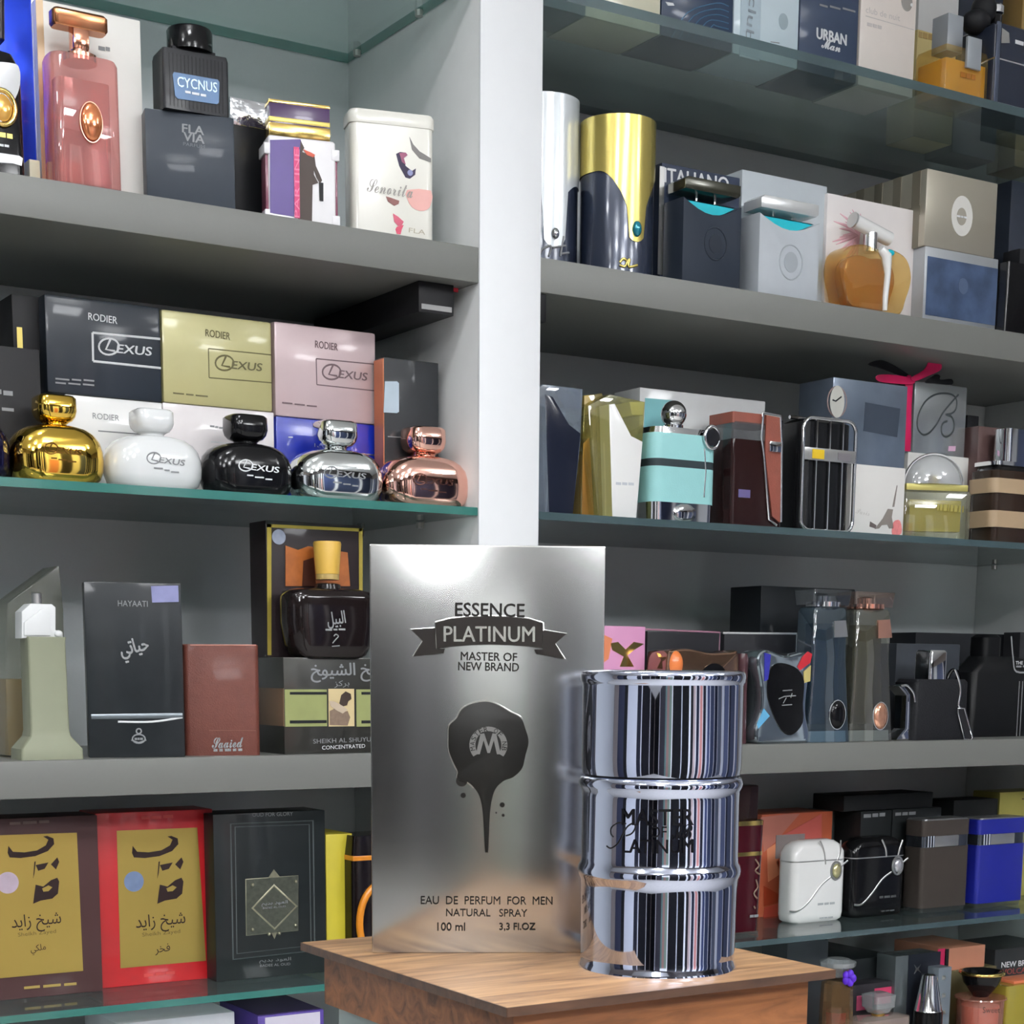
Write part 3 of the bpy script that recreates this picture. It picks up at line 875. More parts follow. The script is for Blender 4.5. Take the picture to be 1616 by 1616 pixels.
# the round metallic bottles
def round_bottle(label, xl, xr, yt, ycap, mat, ink, lx0, ly0, lx1, ly1, capmat=None, grp='round car emblem bottles on the glass shelf'):
    t = T('perfume_bottle', label, 'bottle', xl, xr, ycap, ZG, .04, .05, mid=True, group=grp)
    W, H = t.w, t.h
    D = .052
    pr = ((0, .72), (.02, .80), (.10, .92), (.25, .985), (.42, 1.0), (.58, .985), (.74, .93), (.86, .82), (.94, .68), (.985, .48), (1.0, .30))
    t.add('glass_body', loft([(H * a, W * s, D * (.35 + .65 * s), min(W, D) * .46 * (.4 + .6 * s)) for a, s in pr], 8, 1.2), mat)
    z0 = H
    cw = t.px(62)
    hc = t.L((xl + xr) / 2, yt)[1] - H
    t.add('neck', lathe([(cw * .33, z0 - .001), (cw * .30, z0 + .002), (cw * .34, z0 + .003)], 24), mat)
    t.add('cap', loft([(z0 + .003, cw * .66, cw * .62, cw * .29), (z0 + .003 + hc * .07, cw * .84, cw * .8, cw * .32), (z0 + .003 + hc * .2, cw * .95, cw * .9, cw * .28), (z0 + hc * .5, cw, cw * .94, cw * .25), (z0 + hc * .92, cw * .98, cw * .92, cw * .24), (z0 + hc, cw * .86, cw * .82, cw * .22)], 6, 1.0), capmat or mat)
    yy = -D / 2
    lexus(t, ink, lx0, ly0, lx1, ly1, 15, y=yy, curve=None)
    t.dash((lx0 + lx1) / 2 - 20, ly0 + 16, (lx0 + lx1) / 2 + 22, ly1 + 16, 3, ink, y=yy)
    return t
round_bottle('round gold metallic bottle, first of the round bottles', 14, 160, 626, 673, M('polished gold', (226, 188, 84), .05, 1, noise=.02), M('gold lettering', (120, 84, 30), .2, .8), 70, 706, 130, 714)
round_bottle('round opaque white bottle between the gold and black ones', 165, 314, 648, 690, M('milk white glass', (226, 228, 228), .12, coat=.6, noise=.01), GINK, 232, 721, 292, 731)
round_bottle('round glossy black bottle between the white and silver ones', 318, 456, 657, 702, BLKG, WINK, 377, 733, 441, 742)
round_bottle('round silver mirror bottle in front of the royal blue carton', 458, 598, 666, 712, M('polished silver', (222, 226, 226), .04, 1, noise=.02), GINK, 512, 744, 578, 752)
round_bottle('round rose gold mirror bottle nearest the white upright', 601, 733, 676, 722, M('polished rose gold', (240, 190, 174), .05, 1, noise=.02), M('rose lettering', (120, 80, 70), .2, .8), 652, 755, 716, 762)
t = round_bottle('round dark blue bottle mostly cut by the left border', -128, 13, 612, 660, M('dark blue mirror', (24, 24, 70), .08, .7, coat=.6), WINK, -60, 690, 0, 698)
# ================================================================== left bay, lower board
AR = {'shaikh': '\uFEA6\uFEF4\uFEB7', 'zayed': '\uFEAA\uFEF3\uFE8D\uFEAF', 'shuyukh': '\uFEA6\uFEEE\uFEF4\uFEB8\uFEDF\u0627', 'hayati': '\uFEF2\uFE97\uFE8E\uFEF4\uFEA3', 'barkiz': '\uFEB0\uFEDB\uFEAE\uFE91', 'maliki': '\uFEF2\uFEDC\uFEE0\uFEE3', 'fakhr': '\uFEAE\uFEA8\uFED3', 'badi': '\uFEE2\uFEF3\uFEAA\uFE91', 'oud': '\uFEA9\uFEEE\uFECC\uFEDF\u0627', 'nabil': '\uFEDE\uFEF4\uFE92\uFEDF\u0627'}
# clear packaging with the frosted tower bottle
ACR = G('frosted acrylic', (206, 208, 200), .16, .12, (190, 190, 180), base=.05, edge=.4)
t = T('display_case', 'clear acrylic case with slanted top behind the frosted tower bottle', 'case', 8, 106, 890, S2, .075, .05)
pts = [t.L(8, 1193), t.L(106, 1192), t.L(100, 962), t.L(93, 893), t.L(12, 952), t.L(10, 985)]
pts = [(a, max(c, .0002)) for a, c in pts]
t.add('acrylic_shell', prism(pts, t.d, 0, .0008), ACR)
t.add('tan_insert', box(t.w * .96, t.d * .8, t.h * .40, 0, 0, .001, .001), M('tan insert', (196, 164, 112), .5, noise=.15, ns=20))
t = T('perfume_bottle', 'frosted tower shaped bottle with white cap on the lower board', 'bottle', 30, 130, 1005, S2, .012, .036)
W, H, D = t.w, t.h, t.d
FRO = M('frosted pale glass', (136, 139, 118), .5, noise=.05, spec=.3)
t.add('glass_body', loft([(0, W, D, .003), (H * .09, W * .98, D, .003), (H * .19, W * .66, D * .8, .003), (H * .24, W * .62, D * .76, .003), (H * .96, W * .60, D * .74, .003), (H * .99, W * .62, D * .76, .003), (H, W * .62, D * .76, .003)], 3, .4), FRO)
wc = M('white cap plastic', (220, 222, 222), .35)
t.add('cap', prism([t.L(*p) for p in ((38, 1007), (38, 965), (52, 952), (86, 953), (92, 958), (92, 994), (103, 997), (104, 1007))], D * .6, 0, .0012), wc)
t.add('cap_arm', prism([t.L(*p) for p in ((41, 1003), (41, 982), (68, 961), (78, 960), (83, 966), (83, 1003))], D * .7, 0, .0012), wc)
t.add('spray_tip', lathe([(t.px(8), t.L(67, 953)[1]), (t.px(8), t.L(67, 936)[1]), (t.px(6), t.L(67, 934)[1])], 16, t.L(67, 940)[0]), SILVC)
a = t.L(96, 1000)
t.add('cap_knob', ball(t.px(7), a[0], -D * .3, a[1], 1, .6, .8, 12, 8), wc)
# HAYAATI box
t = carton('perfume_box', 'tall black carton with silver Arabic script and small hologram sticker', 136, 289, 919, S2, .02, .03, M('mottled black card', (32, 36, 39), .35, coat=.5, noise=.4, ns=45), rz=-16)
t.text('HAYAATI', 186, 952, 233, 953, 9, GINK)
SSI = M('silver script', (214, 216, 218), .25, .8)
t.text(AR['hayati'], 190, 1030, 235, 1020, 36, SSI, bold=.015)
t.poly('sticker', [(238, 925), (281, 924), (282, 950), (240, 951)], M('hologram sticker', (176, 178, 226), .2, .5, coat=.5, noise=.3, ns=80), up=1)
t.line('film_edge_sheen', [(144, 1131), (288, 1129)], 4, M('film sheen', (120, 128, 134), .2, .4))  # sheen along the film edge, painted as pale lines
t.line('film_edge_sheen', [(186, 1139), (240, 1139), (288, 1132)], 1.6, WINK, sm=5)
cx, cy = 219, 1166
t.line('crest', [(cx + 10 * math.cos(a), cy + 7 * math.sin(a)) for a in [i * math.pi / 8 for i in range(16)]], 1.2, GINK, closed=True)
t.line('crest', [(cx + 4 * math.cos(a), cy - 12 + 4 * math.sin(a)) for a in [i * math.pi / 6 for i in range(12)]], 1.2, GINK, closed=True)
t.line('crest', [(cx - 12, cy + 2), (cx, cy + 6), (cx + 12, cy + 2)], 1, GINK)
t.dash(cx - 7, cy, cx + 7, cy, 5, GINK)
# brown leather box
t = T('perfume_box', 'reddish brown leather textured box with silver script', 'box', 290, 410, 1017, S2, .02, .03, rz=-16)
t.add('carton', loft([(0, t.w, t.d, .006), (t.h - .001, t.w, t.d, .006), (t.h, t.w * .98, t.d * .97, .006)], 5, .6), M('brown leatherette', (98, 54, 45), .45, coat=.15, noise=.18, ns=120, bump=.25, bs=900))
t.line('edge_highlight', [(300, 1018), (404, 1018)], .8, M('leather edge highlight', (190, 130, 118), .4))  # painted highlight: a pale line along the top edge
t.line('seam_line', [(330, 1153), (404, 1153)], .6, M('leather dark line', (110, 60, 50), .5))
t.text('\U0001D4E2\U0001D4EA\U0001D4EA\U0001D4F2\U0001D4EE\U0001D4ED', 334, 1173, 384, 1171, 17, SSI, bold=.01)
t.dash(336, 1184, 384, 1183, 6, SSI, n=5)
# dark ornate box with green band, and what stands on it
bk = M('dark foil card', (52, 52, 48), .3, .4, coat=.4, noise=.2, ns=14)
t = carton('perfume_box', 'wide black and green carton with man portrait and Arabic lettering', 448, 622, 1038, S2, .014, .075, bk)
SA = t
GR = M('olive green band', (150, 156, 100), .4, .2, noise=.12)
for x0, x1 in ((449, 516), (562, 621)):
    t.rect('green_band', x0, 1088, x1, 1146, GR)
    t.rect('black_rule', x0 + 8, 1092, x1 - 1, 1096, BLKM, up=1)
    t.rect('black_rule', x0 + 8, 1137, x1 - 1, 1141, BLKM, up=1)
t.add('side_band', box(.0008, t.d, t.px(58), -t.w / 2 - .0002, 0, t.L(460, 1146)[1], 0), M('side brown band', (110, 84, 58), .4))
t.rect('portrait', 518, 1087, 559, 1146, M('parchment print', (206, 186, 140), .6))
t.poly('portrait_head', [(538, 1097), (545, 1091), (553, 1095), (554, 1103), (549, 1107), (547, 1113), (540, 1115), (535, 1110)], M('face brown print', (60, 48, 42), .6), up=1)
t.poly('portrait_cloth', [(519, 1106), (527, 1107), (540, 1114), (548, 1120), (540, 1126), (530, 1121), (521, 1114)], M('cloth print', (190, 172, 150), .6), up=2)
t.poly('portrait_robe', [(520, 1144), (520, 1122), (528, 1118), (540, 1124), (548, 1122), (552, 1132), (548, 1145)], M('robe print', (120, 100, 84), .6, noise=.3, ns=300), up=1)
t.text(AR['shuyukh'] + ' ' + AR['shaikh'], 490, 1062, 612, 1060, 30, GINK, bold=.008)
t.text(AR['barkiz'], 527, 1080, 551, 1079, 11, GINK)
t.text('SHEIKH AL SHUYUKH', 494, 1170, 600, 1166, 7, GINK)
t.text('CONCENTRATED', 508, 1180, 576, 1177, 6, WINK)
satop = t.top
t = carton('perfume_box', 'tall black carton with gold frame and orange window behind the round dark bottle', 421, 572, 825, satop, .05, .04, M('maroon black card', (38, 30, 32), .4, coat=.3))
fr = M('gold frame foil', (176, 158, 70), .35, .6)
for p in (((421, 827), (571, 834), (571, 839), (421, 832)), ((421, 827), (428, 827), (428, 1034), (422, 1034)), ((566, 834), (572, 834), (572, 1034), (567, 1034))):
    t.poly('gold_frame', p, fr)
t.disc('sticker', 439.5, 847.5, 11.5, M('round hologram', (176, 184, 200), .25, .5, noise=.2, ns=200), up=1)
t.poly('window_print', [(450, 861), (470, 868), (486, 862), (548, 872), (552, 925), (450, 925)], M('orange brown print', (172, 96, 40), .4, noise=.5, ns=70), up=1)
t.poly('horse_print', [(478, 885), (494, 880), (498, 925), (476, 925)], M('horse print', (70, 34, 22), .5), up=2)
t = T('perfume_bottle', 'round dark brown bottle with tapered yellow cap', 'bottle', 446, 586, 929, satop, .026, .05, mid=True)
W, H = t.w, t.h
D = .042
t.add('glass_body', loft([(0, W * .70, D * .8, D * .36), (H * .03, W * .80, D * .86, D * .4), (H * .18, W * .93, D * .96, D * .42), (H * .5, W, D, D * .45), (H * .86, W, D, D * .45), (H * .95, W * .95, D * .92, D * .4), (H * .99, W * .7, D * .7, D * .3), (H, W * .34, D * .5, D * .22)], 7, 1.0), M('dark brown glass', (26, 20, 20), .06, coat=.7))
c0 = t.L(517, 930)[0]
t.add('neck', lathe([(t.px(22), H - .001), (t.px(20), H + .004), (t.px(17), H + .005)], 24, c0), MATS['dark brown glass'])
ylm = M('yellow cap', (214, 172, 76), .4, noise=.05)
t.add('cap', lathe([(t.px(17), t.L(517, 915)[1]), (t.px(17.5), t.L(517, 907)[1]), (t.px(18.5), t.L(517, 906)[1]), (t.px(22), t.L(517, 858)[1]), (t.px(21), t.L(517, 855)[1])], 28, c0), ylm)
t.add('cap_ring', lathe([(t.px(18.2), t.L(517, 915)[1]), (t.px(18.2), t.L(517, 906)[1])], 24, c0), M('cap ring', (176, 150, 90), .4))
t.text(AR['nabil'], 516, 980, 545, 976, 26, GINK, y=-D / 2, bold=.01)
t.dash(513, 994, 546, 993, 4, GINK, y=-D / 2)
t.line('mark', [(525, 1015), (530, 1009), (534, 1004), (530, 1001), (527, 1004)], .9, GINK, y=-D / 2, sm=4)
t.line('mark', [(524, 1020), (536, 1019)], .8, GINK, y=-D / 2)
# ================================================================== left bay, low glass shelf
def portrait_box(label, xl, xr, yt, yb, mat, gx, px0, script):
    t = T('perfume_box', label, 'box', xl, xr, yt, ZD, 0, .05, yb=yb)
    t.add('carton', box(t.w, t.d, t.h, b=.001), mat)
    t.poly('gold_panel', gx, M('mirror gold card', (196, 172, 92), .3, .75, noise=.1, ns=14))
    bp = M('dark brown print', (44, 30, 30), .5)
    s = px0
    t.poly('headband_print', [(s + x, y) for x, y in ((-37, 1335), (-30, 1344), (-12, 1345), (8, 1342), (22, 1334), (26, 1325), (18, 1320), (24, 1319), (34, 1323), (35, 1332), (25, 1343), (5, 1351), (-18, 1354), (-35, 1353), (-38, 1346))], bp, up=1)
    t.poly('brow_print', [(s + x, y) for x, y in ((6, 1365), (26, 1361), (20, 1371), (10, 1374))], bp, up=1)
    t.poly('brow_print', [(s + x, y) for x, y in ((30, 1364), (40, 1353), (43, 1360), (38, 1372))], bp, up=1)
    t.poly('cheek_print', [(s + x, y) for x, y in ((4, 1360), (6, 1359), (4, 1378), (2, 1386))], bp, up=1)
    t.poly('beard_print', [(s + x, y) for x, y in ((6, 1396), (18, 1399), (30, 1389), (40, 1385), (43, 1391), (41, 1410), (32, 1418), (14, 1421), (2, 1426), (4, 1410))], bp, up=1)
    t.poly('mouth_print', [(s + x, y) for x, y in ((16, 1402), (26, 1397), (32, 1400), (26, 1406), (18, 1407))], MATS['mirror gold card'], up=2)
    t.text(AR['zayed'] + ' ' + AR['shaikh'], s - 32, 1460, s + 46, 1452, 30, bp, up=1)
    t.text('Sheikh Zayed', s - 22, 1476, s + 38, 1470, 8, M('olive print', (120, 104, 46), .5), up=1)
    t.text(script, s - 2, 1500, s + 22, 1496, 16, bp, up=1)
    return t
t = portrait_box('dark brown carton with gold portrait panel at the left border', -46, 158, 1290, 1574, M('dark brown card', (74, 50, 50), .45, coat=.3), [(-30, 1319), (121, 1314), (131, 1532), (-26, 1546)], 50, AR['maliki'])
t.disc('sticker', 12, 1393, 17, M('pink hologram', (206, 190, 206), .3, .4, noise=.2, ns=90), up=1)
t.dash(14, 1300, 80, 1296, 6, M('faint print', (104, 84, 78), .5))
t.dash(36, 1559, 124, 1552, 6, M('gold thin print', (160, 136, 70), .5))
t = portrait_box('bright red carton with gold portrait panel beside the brown one', 155, 338, 1280, 1552, M('red card', (182, 24, 30), .4, coat=.35, noise=.06), [(184, 1311), (311, 1306), (325, 1516), (190, 1528)], 246, AR['fakhr'])
t.disc('sticker', 211, 1391, 16, M('blue hologram', (130, 150, 186), .3, .4, noise=.2, ns=90), up=1)
t.dash(222, 1291, 275, 1288, 7, M('faint red print', (196, 66, 62), .5))
t.dash(226, 1540, 278, 1534, 7, M('faint red print', (196, 66, 62), .5))
# black ornate box
t = T('perfume_box', 'black carton with raised frame and silver diamond ornament', 'box', 339, 514, 1282, ZD, 0, .05, yb=1542)
t.add('carton', box(t.w, t.d, t.h, b=.001), M('black green card', (28, 33, 34), .35, coat=.5, noise=.3, ns=30))
dg = M('dark steel line', (96, 104, 104), .3, .6)
t.line('raised_frame', [(364, 1300), (494, 1295), (497, 1500), (368, 1514)], 1.4, dg, closed=True)
t.line('raised_frame', [(371, 1305), (488, 1301), (491, 1492), (374, 1505)], 1.0, dg, closed=True)
om = M('antique silver', (158, 156, 132), .3, .8, noise=.35, ns=160)
c = t.L(433, 1427)
o1 = t.poly('ornament_plate', [(388, 1388), (470, 1382), (470, 1468), (389, 1476)], M('ornament ground', (84, 88, 78), .35, .6, noise=.5, ns=200), t=.001)
t.line('diamond', [(432, 1397), (468, 1430), (433, 1466), (398, 1433)], 3.2, om, closed=True, parent=o1)
t.line('diamond', [(432, 1404), (461, 1430), (433, 1459), (405, 1433)], 1.2, om, closed=True, parent=o1)
t.line('ornament_edge', [(388, 1388), (470, 1382), (470, 1468), (389, 1476)], 1.2, om, closed=True, parent=o1)
for p in ((398, 1396), (466, 1391), (466, 1460), (398, 1467), (424, 1474), (440, 1473)):
    a = t.L(*p)
    t.add('stud', ball(t.px(3), a[0], t.yf - .001, a[1], 1, 1, 1, 10, 6), om, o1)
t.poly('finial', [(424, 1384), (432, 1372), (441, 1383), (433, 1389)], om, parent=o1)
t.poly('finial', [(427, 1470), (438, 1469), (433, 1482)], om, parent=o1)
t.text(AR['badi'] + ' ' + AR['oud'], 412, 1427, 453, 1424, 8, SSI, up=2)
t.text("BADEE AL OUD", 414, 1433, 450, 1430, 3, SSI, up=2)
t.text('OUD FOR GLORY', 398, 1286, 462, 1284, 6, GINK)
t.text(AR['badi'] + ' ' + AR['oud'], 409, 1517, 459, 1514, 8, GINK)
t.text("BADEE AL OUD", 410, 1524, 458, 1521, 4, GINK)
# yellow box and orange ringed bottle
t = carton('perfume_box', 'bright yellow narrow carton left of the silver box', 515, 557, 1316, ZD, .07, .07, M('yellow card', (208, 192, 54), .45, coat=.2))
t = T('perfume_bottle', 'black bottle with orange ring half hidden behind the silver box', 'bottle', 558, 640, 1318, ZD, .05, .05)
t.add('glass_body', loft([(0, t.w, t.d, .006), (t.h * .84, t.w, t.d, .006), (t.h, t.w * .9, t.d * .9, .006)]), M('black brown glass', (20, 14, 14), .1, coat=.5))
orr = M('orange enamel', (214, 132, 30), .25, coat=.4)
c = t.L(600, 1455)
t.add('orange_ring', tube([(c[0] + t.px(38) * math.cos(i * math.pi / 16), t.yf - .002, c[1] + t.px(60) * math.sin(i * math.pi / 16)) for i in range(32)], t.px(6), 8, True), orr)
t.add('orange_band', box(t.w * 1.01, t.d * 1.01, t.px(8), 0, 0, t.L(580, 1358)[1], .001), orr)
# bottom compartment
plain('carton', 'grey white carton lying flat on the bottom board at the left', 190, 372, 1606, S3, .03, .1, M('grey white card', (196, 198, 204), .4, coat=.3))
t = carton('perfume_box', 'pale lilac carton with purple borders on the bottom board', 409, 512, 1598, S3, .03, .1, M('purple card', (86, 66, 150), .4, coat=.3))
t.rect('lilac_panel', 418, 1606, 506, 1700, M('lilac card', (214, 208, 224), .45))
t.add('top_cover', box(t.w * .94, t.d * .94, .0006, 0, 0, t.h, 0), M('dark purple card', (58, 46, 78), .4, coat=.4))
# ================================================================== right bay, topmost glass shelf
RB = 'boxes on the topmost glass shelf'
plain('perfume_box', 'blue grey carton at the left end of the topmost glass shelf', 800, 924, -110, ZE, .045, .06, M('blue grey card', (86, 104, 112), .4, coat=.4, noise=.15))
t = carton('perfume_box', 'plain cream carton on the topmost glass shelf, beside the blue grey one', 926, 1042, -120, ZE, .045, .075, M('cream white card', (216, 212, 188), .42, coat=.3, noise=.04))
t = carton('perfume_box', 'midnight blue carton with swirls left of the ice blue carton', 1046, 1157, -120, ZE, .045, .075, M('midnight card', (44, 58, 80), .3, coat=.5, noise=.3, ns=24))
for k in range(5):
    t.line('swirl', [(1060 + 12 * k, 60), (1085 + 10 * k, 20 + 5 * k), (1130, 5 + 9 * k), (1150, 10 + 9 * k)], .8, M('swirl blue', (70, 110, 140), .3, .3), sm=4)
t.poly('white_mark', [(1050, 3), (1062, 5), (1064, 9), (1054, 9)], WINK)
t = carton('perfume_box', 'pale ice blue carton with vertical grey lettering and grey dot', 1160, 1261, -120, ZE, .045, .07, M('ice blue card', (206, 222, 230), .4, coat=.3, noise=.02))
t.rect('grey_stripe', 1172, -110, 1198, 97, M('ice grey stripe', (180, 198, 208), .4))
t.text('club', 1188, -4, 1181, 66, 16, M('club letters', (130, 140, 148), .4), up=2)
t.disc('grey_dot', 1236, 34, 12, M('dot grey', (156, 172, 180), .4), sx=.8)
t.line('thin_line', [(1216, 66), (1230, 68)], .7, GINK)
t = carton('perfume_box', 'navy carton with bold white lettering on the topmost glass shelf', 1264, 1355, -130, ZE, .045, .075, M('denim navy card', (54, 66, 88), .4, coat=.4, noise=.14))
t.text('URBAN', 1288, 52, 1336, 64, 17, WINK, bold=.02)
t.text('\U0001D4DC\U0001D4EA\U0001D4F7', 1296, 68, 1326, 76, 14, WINK, bold=.01)
t.dash(1292, 8, 1352, 18, 4, GINK)
t = carton('perfume_box', 'cream pink carton with grey dot on the topmost glass shelf', 1360, 1446, -150, ZE, .045, .08, M('cream pink card', (232, 222, 214), .42, coat=.3, noise=.03))
t.disc('grey_dot', 1431, 3, 14, M('warm grey dot', (150, 146, 140), .35), sx=.85)
t.disc('bead', 1438, 8, 2.5, WHG, n=12, up=1)
t.text('club de nuit', 1366, 15, 1420, 29, 9, M('pinkish print', (200, 192, 188), .5))
t.line('thin_line', [(1366, 25), (1442, 47)], .6, M('pinkish print', (200, 192, 188), .5))
t.dash(1368, 38, 1392, 44, 7, M('pinkish print', (200, 192, 188), .5))
# yellow bottle, box behind
t = carton('perfume_box', 'white and pale yellow carton behind the amber cube bottle', 1449, 1510, -130, ZE, .15, .05, M('pale yellow card', (226, 206, 140), .45, coat=.2))
t.add('white_top', box(t.w * 1.01, t.d * 1.02, t.h * .52, 0, 0, t.h * .482, .001), WHC)
t.dash(1449, 54, 1474, 60, 12, M('ochre print', (180, 150, 90), .5))
plain('perfume_box', 'dark navy carton high behind the amber cube bottle', 1512, 1580, -140, ZE, .17, .05, M('dark navy card', (42, 48, 60), .45))
t = T('perfume_bottle', 'amber yellow cube bottle with grey block cap on the topmost glass shelf', 'bottle', 1492, 1559, 76, ZE, .02, .05)
W, H, D = t.w, t.h, t.d
t.add('glass_body', loft([(0, W, D, .002), (H * .9, W, D, .002), (H, W * .95, D * .95, .002)], 3), G('amber tinted glass', (252, 240, 208), .1, .03, (226, 200, 130), base=.07))
t.add('perfume', box(W * .92, D * .92, H * .7, 0, 0, H * .06, .001), G('amber liquid', (254, 224, 120), .6, .05, (252, 196, 60)))
gp = M('grey block cap', (160, 166, 172), .3, .2, coat=.2)
t.add('cap', box(t.px(34), t.px(34), t.L(1530, 20)[1] - H + .002, -W * .1, D * .05, H - .001, .0008), gp)
t.add('hanging_tab', box(t.px(31), .004, t.px(46), W * .1, -D / 2 - .002, t.L(1532, 110)[1], .0008), gp)
t.add('side_pump', ball(t.px(9), W * .42, -D * .1, H + .012, .7, .7, 1.2, 12, 8), GOLD)
t.dash(1515, 117, 1540, 123, 11, M('amber print', (160, 100, 20), .4))
# dark navy bottle at the right edge
t = T('perfume_bottle', 'dark navy bottle with black hose cap at the top right corner', 'bottle', 1570, 1680, 48, ZE, .012, .06)
W, H, D = t.w, t.h, t.d
ng = M('navy lacquer', (36, 42, 56), .25, coat=.5)
t.add('glass_body', loft([(0, W, D, .005), (H * .97, W, D, .005), (H, W * .96, D * .94, .005)]), ng)
t.add('corner_strip', box(t.px(9), .002, H, -W / 2 + t.px(5), -D / 2, 0, .0005), M('steel blue', (90, 98, 116), .3, .6))
t.add('chrome_line', box(W * 1.005, D * 1.01, .0016, 0, 0, t.L(1600, 100)[1], 0), CHROME)
t.add('chrome_line', box(W * 1.005, D * 1.01, .0016, 0, 0, .004, 0), CHROME)
t.poly('plate', [(1581, 44), (1592, 52), (1593, 68), (1580, 68)], SILVC)
t.dash(1601, 66, 1650, 76, 8, WINK)
xk = t.L(1599, 48)[0]
t.add('pump', lathe([(t.px(10), H), (t.px(10), H + t.px(4)), (t.px(9.5), H + t.px(5)), (t.px(9.5), H + t.px(26))], 24, xk), BLKG)
t.add('chrome_cap', lathe([(t.px(10), H + t.px(26)), (t.px(13), H + t.px(28)), (t.px(13), H + t.px(38)), (t.px(10), H + t.px(41))], 24, xk), CHROME)
t.add('black_ball', ball(t.px(20), xk - t.px(26), .0, H + t.px(30), 1, 1, 1.1), BLKM)
t.add('black_bulb', ball(t.px(22), xk - t.px(42), .0, H + t.px(8), 1.1, 1, .8), BLKM)
plain('perfume_box', 'tan carton behind the navy bottle at the top right corner', 1610, 1650, -90, ZE, .17, .05, M('tan card', (150, 122, 70), .5))
# ================================================================== right bay, upper board
def drip_can(label, xl, xr, yt, dripc, mat, dark, drip, yline, dcan):
    t = T('perfume_canister', label, 'canister', xl, xr, yt, S1, dcan, .05, mid=True, facecam=True)
    R, H = t.w / 2, t.h
    t.add('canister', lathe([(R * .97, 0), (R, .001), (R, H - .002), (R * .985, H - .0005), (R * .95, H)], 48), dark)
    # paint coat with a drip: a shell whose lower edge follows the drip outline
    bm = bmesh.new()
    n = 72
    top, bot = [], []
    for i in range(n):
        a = 2 * math.pi * i / n
        # front of can is -y; angle measured from the direction of the drip
        da = (a - dripc + math.pi) % (2 * math.pi) - math.pi
        zl = H * yline
        s = abs(da) * R / t.px(1)
        z = zl
        if s < drip[0]:
            z = H * drip[1] + t.px(drip[0]) * (1 - math.sqrt(max(0, 1 - (s / drip[0]) ** 2)))
        else:
            k = min(1, (s - drip[0]) / drip[2])
            z = H * drip[3] + (zl - H * drip[3]) * (math.sin(min(1, k) * math.pi / 2)) ** .8
        r2 = R + .0009
        bot.append(bm.verts.new((r2 * math.cos(a), r2 * math.sin(a), z)))
        top.append(bm.verts.new((r2 * math.cos(a), r2 * math.sin(a), H + .0004)))
    for i in range(n):
        j = (i + 1) % n
        bm.faces.new((bot[i], bot[j], top[j], top[i]))
    c = bm.verts.new((0, 0, H + .0008))
    for i in range(n):
        bm.faces.new((top[i], top[(i + 1) % n], c))
    t.add('paint_coat', fin(bm, True, .8), mat)
    t.dirv = (math.cos(dripc), math.sin(dripc))
    return t
va = math.radians(-122)     # direction from a shelf object towards the viewer
navyf = M('navy foil tube', (42, 50, 68), .25, .3, coat=.5, noise=.25, ns=20)
t = drip_can('white topped canister with paint drip beside the white upright', 796, 912, 164, math.radians(-68), M('pearl white coat', (226, 232, 236), .25, .3, coat=.4), navyf, (19, .155, 30, .45), .52, .10)
R = t.w / 2
dx, dy = t.dirv
t.add('gem', ball(t.px(7), dx * R * 1.02, dy * R * 1.02, t.h * .23, 1, 1, 1.3, 12, 8), CHROME)
for ln in ([(852, 400), (858, 392), (870, 388), (866, 404)], [(872, 390), (896, 384)], [(892, 370), (886, 402)], [(888, 398), (904, 394)]):
    cyl_line(t, ln, 1.6, R + .0008, GINK, 'script_stroke')
t = drip_can('gold topped dark canister with a paint drip and teal gem', 915, 1032, 198, math.radians(-58), M('gold coat', (206, 188, 104), .22, .75, coat=.4, noise=.06), navyf, (16, .22, 48, .42), .66, .06)
R = t.w / 2
dx, dy = t.dirv
t.add('gem', ball(t.px(8), dx * R * 1.02, dy * R * 1.02, t.h * .30, 1, 1, 1.5, 12, 8), M('teal gem', (20, 130, 150), .08, .5, coat=.8))
for ln in ([(978, 414), (984, 408), (990, 412), (986, 420), (978, 418)], [(990, 412), (994, 409), (993, 420), (1008, 416)]):
    cyl_line(t, ln, 2, R + .0008, DGOLD, 'script_stroke')
